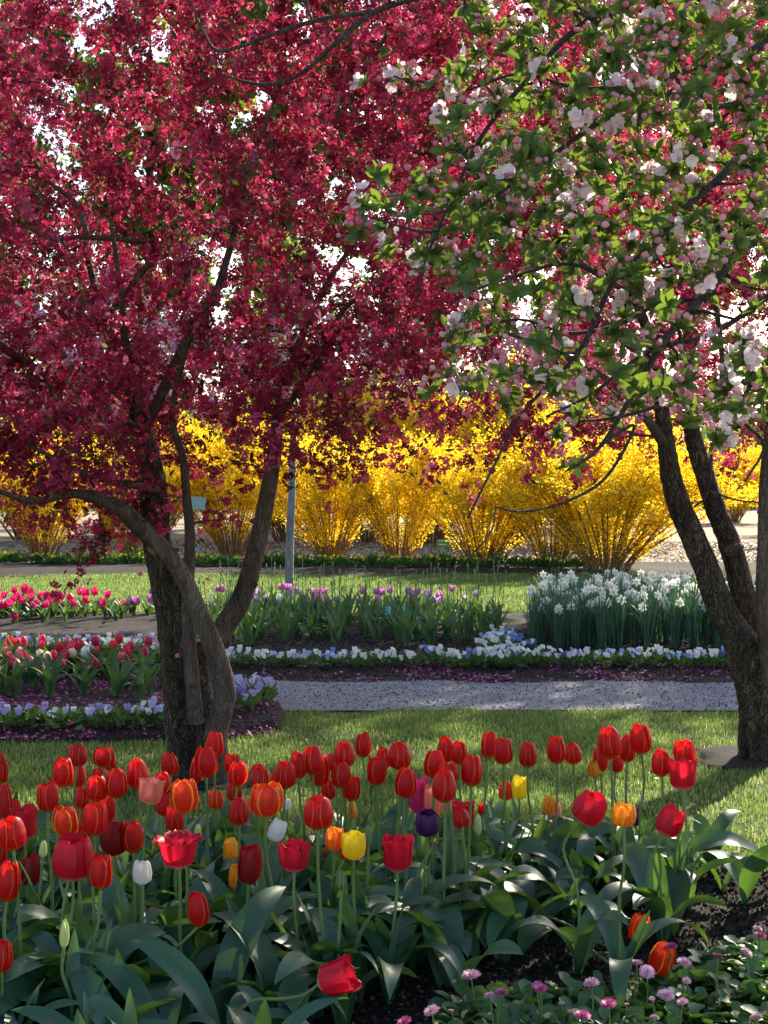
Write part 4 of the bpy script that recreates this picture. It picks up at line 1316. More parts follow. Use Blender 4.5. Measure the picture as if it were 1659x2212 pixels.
# ------------------------------------------------------------------ daisies at the front right
def daisy_mesh(seed, mat):
    g = np.random.default_rng(seed)
    mb = MB()
    for ring, (rr, n_, el_) in enumerate(((.5, 22, .05), (.46, 20, .45), (.36, 18, .85), (.24, 12, 1.15))):
        for i in range(n_):
            a = 6.283 * i / n_ + g.uniform(-.1, .1)
            d = np.array([math.cos(a) * math.cos(el_), math.sin(a) * math.cos(el_), math.sin(el_) * .6 + .05])
            s = np.array([-math.sin(a), math.cos(a), 0]) * .055
            b = d * .08
            t = d * rr * g.uniform(.9, 1.08) / max(.55, math.cos(el_))
            m = (b + t) / 2 + [0, 0, .05]
            mb.add([b - s * .5, b + s * .5, m + s, m - s, t + s * .7, t - s * .7], [[0, 1, 2, 3], [3, 2, 4, 5]], None, None, float(np.clip(g.normal(.45 + .1 * ring, .18), 0, 1)))
    return mb.mesh('daisy_flower', mat, False)

DL = [daisy_mesh(300 + i, M['daisy_l']) for i in range(2)]
DD = [daisy_mesh(310 + i, M['daisy_d']) for i in range(2)]
mb = MB(); tube(mb, [(0, 0, 0), (.03, .02, .5), (0, 0, 1)], [.03, .025, .025], 6, 4)
DSTEM = mb.mesh('daisy_stem', M['stem'])
def rosette(seed, n, L):
    g = np.random.default_rng(seed)
    mb = MB()
    a = g.uniform(0, 6.283, n); el_ = g.uniform(.1, 1.0, n)
    Rm = np.zeros((n, 3, 3))
    for i in range(n):
        Rm[i] = np.array(Matrix.Rotation(a[i], 3, 'Z') @ Matrix.Rotation(el_[i], 3, 'X') @ Matrix.Rotation(g.normal(0, .4), 3, 'Y'))
    pos = np.stack([g.normal(0, .012, n), g.normal(0, .012, n), g.uniform(.0, .02, n)], -1)
    T = MB()
    rows_ = []
    for t, w in ((0, .12), (.3, .18), (.55, .5), (.8, .62), (.95, .4), (1.0, .1)):
        rows_.append([(-w * .5, t, .10 * w + .02 * math.sin(t * 9)), (0, t, -.02), (w * .5, t, .10 * w - .02 * math.sin(t * 9))])
    V = np.array(rows_); V[:, :, 2] -= .25 * (np.array([0, .3, .55, .8, .95, 1])[:, None] ** 2)
    T.grid(V)
    mb.instances(T, Rm, L * g.uniform(.6, 1.2, n), pos, g.uniform(0, 1, n))
    return mb.mesh('daisy_leaves', M['small_leaf'])
ROS = [rosette(320 + i, 17, .060) for i in range(5)]
DZ = '''F 893 585 70 l;F 955 632 80 l;F 888 698 36 l;F 1092 490 75 d;F 1170 580 75 l;F 1185 685 48 l;F 1367 550 75 d;F 1530 520 66 l;F 1066 773 92 l;F 1162 810 62 l;F 1000 900 50 l;F 1592 897 70 l;F 985 787 30 l;F 838 822 30 l
F 733 822 82 d;F 633 702 86 l;F 337 732 74 d;F 316 712 58 d;F 108 758 78 d;F 40 770 54 l;F 578 892 90 d;F 1612 424 66 d;F 1597 382 50 l;E 1585 740 110 l;E 1330 970 95 l;E 1150 1042 90 d;E 1455 968 44 l;F 460 818 34 l;F 510 862 32 l'''
NAMES_D = {'l': 'pale pink', 'd': 'deep pink'}
dz = []
for ent in DZ.replace('\n', ';').split(';'):
    t = ent.split(); ox, oy, f = REG[t[0]]
    px, py, w = (ox + float(t[1]) * f) * .5486, (oy + float(t[2]) * f) * .5486, float(t[3]) * f * .5486
    z = .15 if w > 18 else .10
    s = (py - HZ) / (EYE - z - .05)
    dz.append((px, py, F / s, w / s, t[4]))
dz.sort()
cd = {}
gd = np.random.default_rng(9)
for (px, py, d, w, c) in dz:
    key = (c, w > .03)
    cd[key] = cd.get(key, 0) + 1
    h = P(px, py, d)
    bx, by = h.x + gd.uniform(-.015, .015), h.y + gd.uniform(0, .03)
    bz = float(z_bed(np.array(bx), np.array(by)))
    lbl = ('small ' if w <= .03 else '') + NAMES_D[c] + ' double daisy, ' + ORD[cd[key] - 1] + ' from the left at the front'
    r_ = thing('daisy', (bx, by, bz), lbl, 'daisy', 'pink daisies beside the tulips')
    link('leaves', ROS[gd.integers(5)], r_, None, (0, 0, gd.uniform(0, 6)))
    top = h - Vector((bx, by, bz))
    q = top.to_track_quat('Z', 'Y')
    link('stem', DSTEM, r_, None, q, (.1, .1, top.length))
    w = max(w * 1.2, .018)
    link('flower_head', (DL if c == 'l' else DD)[gd.integers(2)], r_, top, (gd.normal(.12, .22), gd.normal(0, .22), gd.uniform(0, 6)), (w, w, w * 1.0))
DPOLY = [G(960, 2245), G(1180, 2215), G(1350, 2180), G(1450, 2135), G(1560, 2105), G(1690, 2080), (2.0, 5.2), (2.0, 3.6), (.1, 3.6)]
for yy_ in np.arange(3.7, 5.5, .078):
    for xx_ in np.arange(.1, 1.95, .082):
        x, y = xx_ + gd.uniform(-.04, .04), yy_ + gd.uniform(-.04, .04)
        if inside(DPOLY, x, y) and abs(x) < y * .27 + .1:
            r_ = thing('daisy_plant', (x, y, float(z_bed(np.array(x), np.array(y)))), 'daisy rosette without a flower in the leafy mat at the front right', 'plant', 'daisy rosettes')
            s = gd.uniform(.8, 1.3)
            link('leaves', ROS[gd.integers(5)], r_, None, (gd.normal(0, .15), gd.normal(0, .15), gd.uniform(0, 6)), (s, s, s))

# ------------------------------------------------------------------ tulips of the beds beyond the lawn
def tuft_mesh(seed, n, L, W, spread, mat, upright=0.0):
    g = np.random.default_rng(seed)
    mb = MB()
    for i in range(n):
        a = 6.283 * i / n + g.uniform(-.5, .5)
        t = np.linspace(0, 1, 8)
        l_ = L * g.uniform(.7, 1.15)
        cu = g.uniform(.4, 2.6) * (1 - upright)
        ang = g.uniform(1.1, 1.5) - cu * t ** 1.6
        px = np.concatenate([[0], np.cumsum(np.cos(ang)[:-1] * l_ / 7)]); pz = np.concatenate([[0], np.cumsum(np.sin(ang)[:-1] * l_ / 7)])
        wid = W * np.interp(t, [0, .3, .55, .85, 1], [.35, .95, 1, .5, .02])
        pts = np.zeros((8, 3, 3))
        for j, u in enumerate((-1, 0, 1)):
            pts[:, j, 0] = px - .25 * abs(u) * wid * np.sin(ang); pts[:, j, 2] = pz + .25 * abs(u) * wid * np.cos(ang)
            pts[:, j, 1] = u * wid / 2
        c, s = math.cos(a), math.sin(a)
        Rz = np.array([[c, -s, 0], [s, c, 0], [0, 0, 1]])
        mb.grid(pts @ Rz.T + np.array([g.normal(0, spread), g.normal(0, spread), -.01]))
    return mb.mesh('bed_leaves', mat)

TUFT = [tuft_mesh(400 + i, 5, .30, .062, .015, M['mid_leaf']) for i in range(6)]
TUFT_UP = [tuft_mesh(420 + i, 6, .38, .042, .03, M['mid_leaf'], .62) for i in range(6)]
def small_flower(shape, seed):
    w, lean, tip, ruf, belly, top = SHAPES[shape]
    mb = MB()
    for i in range(6):
        pts = petal_grid(w, lean, tip, i >= 3, seed + i, .4, 5, 6, ruffle=ruf, belly=belly, top=top)
        Rz = np.array(Matrix.Rotation((i % 3) * 2.0944 + (1.0472 if i >= 3 else 0), 3, 'Z'))
        mb.grid(pts @ Rz.T)
    return mb.mesh('bed_tulip_flower', M['pink'])
SF = {s: [small_flower(s, 430 + 9 * i) for i in range(2)] for s in ('closed', 'loose', 'open')}
mb = MB(); tube(mb, [(0, 0, 0), (.02, .01, .5), (0, 0, 1)], [.0048, .0044, .004], 6, 3)
MSTEM = mb.mesh('bed_tulip_stem', M['stem'])
gm = np.random.default_rng(91)

def bed_tulip(px, py, d, w, h, mat, shape, label, group, zf, up=False, hgt=None):
    hd = P(px, py, d)
    bx, by = hd.x + gm.uniform(-.05, .05), hd.y + gm.uniform(-.03, .06)
    bz = float(zf(np.array(bx), np.array(by)))
    r_ = thing('tulip', (bx, by, bz), label, 'tulip', group)
    top = hd - Vector((bx, by, bz)) - Vector((0, 0, h * .5))
    q = top.to_track_quat('Z', 'Y')
    link('stem', MSTEM, r_, None, q, (1, 1, top.length))
    tl = Vector((top.x * .6 + gm.normal(0, .05), top.y * .6 + gm.normal(0, .05), top.length)).to_track_quat('Z', 'Y')
    link('flower', SF[shape][gm.integers(2)], r_, top, tl, (w, w, h), mat)
    s = gm.uniform(.62, .85)
    link('leaves', (TUFT_UP if up else TUFT)[gm.integers(6)], r_, None, (0, 0, gm.uniform(0, 6)), (s, s, s))

def place_bed(lst, x0, y0, sc_, dfun, size, zf, group, where, up=False):
    ent = []
    for e in lst.split(';'):
        t = e.split()
        px, py = x0 + sc_ * float(t[0]), y0 + sc_ * float(t[1])
        ent.append((px, py, t[2], float(t[3]) if len(t) > 3 else 1.0))
    ent.sort()
    cc = {}
    N = {'k': ('pink', 'rosy red tulip'), 's': ('striped', 'red and white striped tulip'), 'c': ('cream', 'cream tulip'), 'd': ('deep_pink', 'sunlit deep pink tulip'), 'v': ('magenta', 'purple pink tulip'), 'l': ('lilac', 'lilac pink tulip'), 'm': ('mauve', 'faded mauve tulip'), 'w': ('white', 'white tulip')}
    tot_ = {}
    for e in ent: tot_[e[2]] = tot_.get(e[2], 0) + 1
    for (px, py, c, sz) in ent:
        cc[c] = cc.get(c, 0) + 1
        mt, nm = N[c]
        lbl = (nm + ', the only one ' + where) if tot_[c] == 1 else nm + ', ' + ORD[cc[c] - 1] + ' from the left ' + where
        d = dfun(px, py)
        w = size * 1.15 * sz * gm.uniform(.9, 1.1)
        bed_tulip(px, py, d, w, w * 1.25, M[mt], 'closed' if c in 'kscv' else ('loose' if gm.uniform() < .6 else 'open'), lbl, group, zf, up)

place_bed('50 372 k;93 385 k;125 378 k;12 398 k;232 370 k;216 395 k;325 403 k;355 375 s .8;395 378 k;411 400 k;443 390 k;515 373 k 1.1;635 358 k;603 397 k;705 400 k;664 420 k;684 433 k;790 375 k;775 437 k 1.1;842 392 s;868 378 k;36 430 s;55 457 s 1.2;105 432 s;128 460 k;98 485 k 1.1;217 440 c;255 462 c;176 480 s;215 503 k;287 450 k;333 440 k;362 412 k;397 437 c .9;453 433 w 1.1;335 495 k 1.3;455 493 k .9;500 490 k 1.1;345 465 k .8;505 425 k 1.1;645 457 s;700 485 k .7;880 380 k;-40 380 k;-70 430 s;-100 400 k;-60 480 k',
          0, 1234, .4034, lambda px, py: 12.55 - (py - 1375) / 75 * 1.25, .058, z_left, 'pink tulips in the shaded left bed', 'in the shaded bed')
place_bed('76 100 d;133 92 d 1.2;15 125 d;60 143 d;98 133 d;113 153 d;15 177 d;40 172 d;85 238 d;160 140 d;165 112 d;190 180 v;210 163 v;225 132 d;245 180 d;250 125 d;260 138 d;272 170 d;298 125 d 1.1;318 155 d;325 130 v;387 138 d;420 103 d;460 115 d 1.1;462 150 d;505 108 d;577 124 d;548 168 d;655 170 d .8;652 188 d .7;380 165 d .8;405 172 d .8;-40 130 d;-70 170 d;-110 120 d;682 150 m;732 158 l;806 145 l 1.1;810 112 l',
          0, 1234, .4034, lambda px, py: 17.9 - (py - 1275) / 60 * 1.6, .068, z_mid, 'deep pink tulips in the sunlit bed', 'in the sunlit bed')
place_bed('10 92 l;40 93 l;15 190 l;222 113 m;219 153 m;271 145 m;340 145 w 1.3;333 172 m;355 83 l;384 83 l;433 103 m;470 150 l 1.4;534 108 l;547 143 l 1.4;580 107 l;603 157 l;650 150 m;770 155 m .8;794 101 l;820 197 m .8;860 107 l;881 107 l;874 145 l 1.1;930 100 l;945 180 m;1024 106 m;1041 102 m;1050 121 l 1.1;1080 107 l;1132 120 m;1191 130 l 1.2;1176 150 m;1207 157 m;1262 90 l;1324 140 m .8;1390 120 m .9;1281 222 m .8;1190 214 m',
          466.3, 1234, .4034, lambda px, py: 17.4 - (py - 1275) / 55 * 1.2, .062, z_mid, 'lilac tulips in the far bed', 'in the far bed', True)

# seed stalks and leaf tufts without flowers in the far beds
mb = MB(); tube(mb, [(0, 0, 0), (.015, 0, .3), (0, .01, .55)], [.0045, .004, .0035], 5, 3); tube(mb, [(0, .01, .55), (0, .01, .57), (0, .01, .60)], [.004, .009, .004], 6, 2)
STALK = mb.mesh('seed_stalk', M['stem'])
def fill(poly, step, meshes, name, label, group, zf, stalk=0.0, s0=.85, s1=1.2, seed=1):
    g = np.random.default_rng(seed)
    a = np.array(poly)
    for y in np.arange(a[:, 1].min(), a[:, 1].max(), step):
        for x in np.arange(a[:, 0].min(), a[:, 0].max(), step):
            xx_, yy_ = x + g.uniform(-.4, .4) * step, y + g.uniform(-.4, .4) * step
            if not inside(poly, xx_, yy_):
                continue
            r_ = thing(name, (xx_, yy_, float(zf(np.array(xx_), np.array(yy_)))), label, 'plant', group)
            s = g.uniform(s0, s1)
            link('leaves', meshes[g.integers(len(meshes))], r_, None, (0, 0, g.uniform(0, 6)), (s, s, s))
            if g.uniform() < stalk:
                link('seed_stalk', STALK, r_, None, (g.normal(0, .07), g.normal(0, .07), g.uniform(0, 6)), (1, 1, g.uniform(.8, 1.15)))
fill([(-1.55, 14.1), (.95, 14.1), (1.15, 15.0), (1.35, 16.9), (-2.0, 17.3), (-1.9, 14.6)], .265, TUFT_UP + TUFT[:3], 'spent_tulip', 'tulip plant gone over, with upright leaves and bare seed stalk, in the far lilac bed', 'spent tulip plants', z_mid, .8, .78, 1.05, seed=2)
fill([(-2.5, 16), (-2.2, 16), (-2.0, 17.9), (-2.5, 17.9)], .26, TUFT, 'tulip_plant', 'leafy tulip plant left of the trunk in the far bed', 'leafy tulip plants left of the trunk', z_mid, .2, .6, .85, seed=3)
fill([(-5.0, 16.2), (-2.75, 16.3), (-2.75, 18.2), (-5.0, 18.2)], .33, TUFT, 'tulip_plant', 'leafy tulip plant without a flower in the sunlit pink bed', 'leafy plants in the sunlit bed', z_mid, 0, .6, .85, seed=4)
fill([(-4.2, 10.5), (-1.5, 10.5), (-1.7, 12.5), (-4.2, 12.5)], .26, TUFT, 'tulip_plant', 'leafy tulip plant without a flower in the shaded pink bed', 'leafy plants in the shaded bed', z_left, 0, .75, 1.05, seed=5)

# ------------------------------------------------------------------ daffodils
def blades(seed, n):
    g = np.random.default_rng(seed)
    mb = MB()
    for i in range(n):
        a = g.uniform(0, 6.283)
        L = .52 * g.uniform(.75, 1.12); t = np.linspace(0, 1, 9)
        cu = g.uniform(.1, .6) if g.uniform() < .7 else g.uniform(1.2, 3.2)
        ang = g.uniform(1.28, 1.55) - cu * np.clip(t - .35, 0, 1) ** 1.5
        px = np.concatenate([[0], np.cumsum(np.cos(ang)[:-1] * L / 8)]); pz = np.concatenate([[0], np.cumsum(np.sin(ang)[:-1] * L / 8)])
        w = .015 * np.interp(t, [0, .2, .8, 1], [.8, 1, .9, .1])
        tw = g.uniform(-1, 1) * t
        pts = np.zeros((9, 2, 3))
        for j, u in enumerate((-1, 1)):
            pts[:, j, 0] = px + u * w / 2 * np.sin(tw); pts[:, j, 1] = u * w / 2 * np.cos(tw); pts[:, j, 2] = pz
        c, s = math.cos(a), math.sin(a)
        Rz = np.array([[c, -s, 0], [s, c, 0], [0, 0, 1]])
        mb.grid(pts @ Rz.T + np.array([g.normal(0, .018), g.normal(0, .018), -.01]))
    return mb.mesh('daffodil_leaves', M['daff_leaf'])
DAFL = [blades(500 + i, 26) for i in range(5)]
def daff_flower(seed):
    g = np.random.default_rng(seed)
    mb = MB()
    for i in range(6):
        a = i * 1.047 + g.uniform(-.1, .1)
        rows_ = []
        for t, w in ((.08, .1), (.4, .3), (.75, .26), (1.0, .04)):
            rows_.append([(-w * .5, t * .5, .05 * t - .06 * math.sin(t * 3)), (0, t * .5, .03 * t), (w * .5, t * .5, .05 * t - .06 * math.sin(t * 3))])
        Rz = np.array(Matrix.Rotation(a, 3, 'Z'))
        mb.grid(np.array(rows_) @ Rz.T)
    ring = []
    for z, r_ in ((0, .1), (.1, .13), (.22, .15), (.3, .19)):
        ring.append([(math.cos(b) * r_ * (1 + .08 * math.sin(5 * b) * (z > .25)), math.sin(b) * r_, z) for b in np.linspace(0, 6.283, 13)[:-1]])
    mb.grid(np.array(ring), close=True)
    return mb.mesh('daffodil_flower', M['daff'])
DAFF = [daff_flower(510 + i) for i in range(3)]
mb = MB(); tube(mb, [(0, 0, 0), (.01, 0, .3), (0, 0, .46), (0, -.03, .5)], [.0045, .004, .004, .0035], 5, 3)
DAFS = mb.mesh('daffodil_stem', M['daff_leaf'])
g = np.random.default_rng(13)
def daffodil(x, y, nf):
    r_ = thing('daffodil_clump', (x, y, float(z_mid(np.array(x), np.array(y)))), 'clump of white daffodils with blue-green strap leaves in the bed by the forked crabapple', 'daffodils', 'white daffodil clumps')
    s = g.uniform(.92, 1.12)
    link('leaves', DAFL[g.integers(5)], r_, None, (0, 0, g.uniform(0, 6)), (s, s, s))
    for j in range(nf):
        fx, fy, hs = g.normal(0, .07), g.normal(0, .07), g.uniform(.66, 1.06)
        rz = g.uniform(-1.0, 1.0)
        st = link('stem', DAFS, r_, (fx * .3, fy * .3, 0), (-fy * 1.0, fx * 1.0, rz), (1, 1, hs))
        q = Matrix.Rotation(rz, 3, 'Z') @ Matrix.Rotation(1.57 + g.uniform(-.2, .35), 3, 'X')
        link('flower', DAFF[g.integers(3)], r_, Vector((fx * .3, fy * .3, 0)) + Matrix.Rotation(fx, 3, 'Y') @ Matrix.Rotation(-fy, 3, 'X') @ Vector((.03 * math.sin(rz), -.03 * math.cos(rz), .5 * hs)), q.to_euler(), (.095, .095, .095))
for i, y in enumerate(np.arange(13.85, 17.0, .3)):
    for x in np.arange(1.3 + .05 * i, 4.5, .215):
        daffodil(x + g.uniform(-.05, .05) + (.1 if i % 2 else 0), y + g.uniform(-.06, .06), int(g.integers(0, 3)) if i < 2 else int(g.integers(2, 5)))

# ------------------------------------------------------------------ pansies
PANF = [edging_mesh(600 + i, 46, .09, .10, .05).mesh('pansy_foliage', M['small_leaf']) for i in range(5)]
def pansy_flower(r0, mat, seed):
    mb = MB()
    for i, (a, s, z, dr) in enumerate(((.9, 1.0, -.08, 0), (-.9, 1.0, -.04, .04), (2.3, .95, .05, -.05), (-2.3, .95, .08, -.02), (3.14, 1.15, .12, .05))):
        rr_, w = .55 * s, .5 * s
        c, q = math.sin(a), math.cos(a)
        V = [(0, 0, z)] + [(c * rr_ + math.cos(b) * w, q * rr_ + math.sin(b) * w, z + .06 * math.cos(3 * b)) for b in np.linspace(0, 6.283, 9)[:-1]]
        mb.add(np.array(V) * .024, None, [[0, j, j % 8 + 1] for j in range(1, 9)], None, float(np.clip(r0 + dr, 0, 1)))
    return mb.mesh('pansy_flower', mat, False)
PF_A = [pansy_flower(r_, M['pansy_a'], 0) for r_ in (.02, .2, .38, .6, .85, 1.0)]
PF_B = [pansy_flower(r_, M['pansy_b'], 0) for r_ in (.05, .35, .6, .95)]
gp = np.random.default_rng(15)
def pansy(x, y, zf, flowers, nf, label, group, weights):
    r_ = thing('pansy_plant', (x, y, float(zf(np.array(x), np.array(y)))), label, 'pansies', group)
    s = gp.uniform(.85, 1.2)
    link('foliage', PANF[gp.integers(5)], r_, None, (0, 0, gp.uniform(0, 6)), (s, s, s))
    base_i = gp.choice(len(flowers), p=weights)
    for j in range(nf):
        fi = base_i if gp.uniform() < .6 else gp.choice(len(flowers), p=weights)
        rz = gp.normal(0, .6)
        q = Matrix.Rotation(rz, 3, 'Z') @ Matrix.Rotation(gp.uniform(.7, 1.4), 3, 'X')
        f_ = gp.uniform(.85, 1.15)
        link('flower', flowers[fi], r_, (gp.uniform(-.085, .085), gp.uniform(-.10, .06), gp.uniform(.085, .135) * s), q.to_euler(), (f_, f_, f_))
def at_d(px, d):
    return (px - 829.5) * d / F, d
wA = [.06, .09, .12, .28, .25, .20]
wB = [.12, .3, .33, .25]
LA = 'blue and white pansy plant in the edging along the far side of the path'
for px in np.arange(470, 1640, 26):
    x, y = at_d(px + gp.uniform(-6, 6), 12.98 + gp.uniform(-.07, .07))
    pansy(x, y, z_mid, PF_A, int(gp.integers(5, 10)), LA, 'blue and white pansies along the far path edge', wA)
for (px, py) in ((1040, 1418), (1068, 1416), (1095, 1414), (1120, 1414), (1050, 1402), (1078, 1400), (1104, 1398), (1128, 1400), (1062, 1388), (1088, 1386), (1110, 1384), (1078, 1376), (1100, 1374), (1092, 1366), (1084, 1392), (1060, 1410), (1112, 1406)):
    x, y = at_d(px + gp.uniform(-8, 8), 13.1 + (1418 - py) / 52 * 1.5)
    pansy(x, y, z_mid, PF_A, int(gp.integers(6, 10)), 'blue and white pansy plant in the patch between the lilac tulips and daffodils', 'pansies between the two far beds', wA)
for row, pyb in enumerate((1424, 1412)):
    for px in np.arange(-110, 385, 30):
        x, y = at_d(px + gp.uniform(-8, 8), 13.75 - .35 * row + gp.uniform(-.08, .08))
        pansy(x, y, z_mid, PF_A, int(gp.integers(4, 9)), 'blue and white pansy plant behind the rosy tulips', 'pansies behind the rosy tulips', wA)
for px in np.arange(-80, 392, 19):
    x, y = at_d(px + gp.uniform(-6, 6), 9.72 + gp.uniform(-.1, .1))
    pansy(x, y, z_left, PF_B, int(gp.integers(1, 5)), 'violet and white pansy plant in the dark edging before the rosy tulips', 'violet pansies before the rosy tulips', wB)
for (px, py) in ((505, 1540), (525, 1538), (545, 1530), (510, 1522), (532, 1520), (555, 1520), (520, 1510), (545, 1508), (560, 1512), (500, 1506), (535, 1502)):
    x, y = G(px + gp.uniform(-4, 4), py + 26)
    pansy(x, y, z_left, PF_B, int(gp.integers(5, 9)), 'violet pansy plant at the rounded bed end just right of the crabapple trunk', 'violet pansies at the bed end', wB)

# ------------------------------------------------------------------ petals drifting in the air
mb = MB()
mb.grid(np.array([[(-.3, 0, .02), (.3, 0, .02)], [(-.55, .5, -.04), (.55, .5, .06)], [(-.35, 1, .08), (.35, 1, .02)]]))
FP = mb.mesh('drifting_petal', M['apple_bud'])
for (px, py, d, l) in ((299, 1241, 7, 'above the left lawn, beside the trunk'), (452, 1250, 7, 'between the slender stem and the arched limb'), (387, 1415, 7.2, 'in front of the main trunk bark'), (160, 1561, 6.5, 'before the dark violet pansy edging'), (367, 1545, 7, 'close to the trunk foot'), (600, 1352, 8, 'in front of the far lilac bed')):
    o = link('drifting_petal', FP, None, P(px, py, d), (rnd.uniform(0, 3), rnd.uniform(0, 3), rnd.uniform(0, 3)), (.02, .02, .02))
    tag(o, 'single pink petal drifting in the air ' + l, 'petal', 'drifting petals')

# ------------------------------------------------------------------ person in a pink coat, mostly hidden behind the right stem
def skin_obj(name, verts, edges, radii, mat, parent, root_i=0, sub=2):
    me = bpy.data.meshes.new(name)
    me.from_pydata(verts, edges, [])
    me.materials.append(mat)
    o = link(name, me, parent)
    o.modifiers.new('skin', 'SKIN').use_smooth_shade = True
    sv = me.skin_vertices[0].data
    for i, r_ in enumerate(radii):
        sv[i].radius = (r_, r_)
    sv[root_i].use_root = True
    m_ = o.modifiers.new('sub', 'SUBSURF'); m_.levels = sub; m_.render_levels = sub
    return o
pp_ = P(1657, 1100, 40.0)
per = thing('person', (pp_[0], 40.0, -.03), 'person in a puffy pink coat far off behind the forked crabapple', 'person', None, .3)
BV = [(0, 0, .92), (0, 0, 1.12), (0, 0, 1.32), (0, 0, 1.42), (0, -.01, 1.49), (0, -.02, 1.56), (0, -.02, 1.64),
      (.17, 0, 1.36), (.24, .01, 1.10), (.25, -.05, .88), (.25, -.07, .80), (-.17, 0, 1.36), (-.24, .01, 1.10), (-.25, -.05, .88), (-.25, -.07, .80),
      (.09, 0, .86), (.10, -.01, .48), (.10, .02, .09), (.10, -.10, .04), (-.09, 0, .86), (-.10, -.03, .48), (-.10, .0, .09), (-.10, -.12, .04)]
BE = [(0, 1), (1, 2), (2, 3), (3, 4), (4, 5), (5, 6), (2, 7), (7, 8), (8, 9), (9, 10), (2, 11), (11, 12), (12, 13), (13, 14), (0, 15), (15, 16), (16, 17), (17, 18), (0, 19), (19, 20), (20, 21), (21, 22)]
BR_ = [.13, .11, .13, .06, .055, .085, .07, .06, .048, .036, .03, .06, .048, .036, .03, .08, .06, .045, .035, .08, .06, .045, .035]
skin_obj('body', BV, BE, BR_, M['skin'], per)
CV = [(0, 0, .82), (0, 0, 1.0), (0, 0, 1.18), (0, 0, 1.36), (.19, 0, 1.34), (.235, .0, 1.2), (.25, .0, 1.05), (.255, -.04, .9), (-.19, 0, 1.34), (-.235, 0, 1.2), (-.25, 0, 1.05), (-.255, -.04, .9)]
skin_obj('coat', CV, [(0, 1), (1, 2), (2, 3), (3, 4), (4, 5), (5, 6), (6, 7), (3, 8), (8, 9), (9, 10), (10, 11)], [.17, .16, .17, .12, .085, .075, .082, .062, .085, .075, .082, .062], M['coat'], per)
skin_obj('trousers', [(0, 0, .88), (.095, 0, .82), (.10, -.01, .48), (.10, .02, .1), (-.095, 0, .82), (-.10, -.03, .48), (-.10, 0, .1)], [(0, 1), (1, 2), (2, 3), (0, 4), (4, 5), (5, 6)], [.14, .098, .075, .062, .098, .075, .062], M['jeans'], per)
skin_obj('hair', [(0, .03, 1.66), (0, .05, 1.58), (0, .06, 1.46)], [(0, 1), (1, 2)], [.095, .095, .06], M['hair'], per)

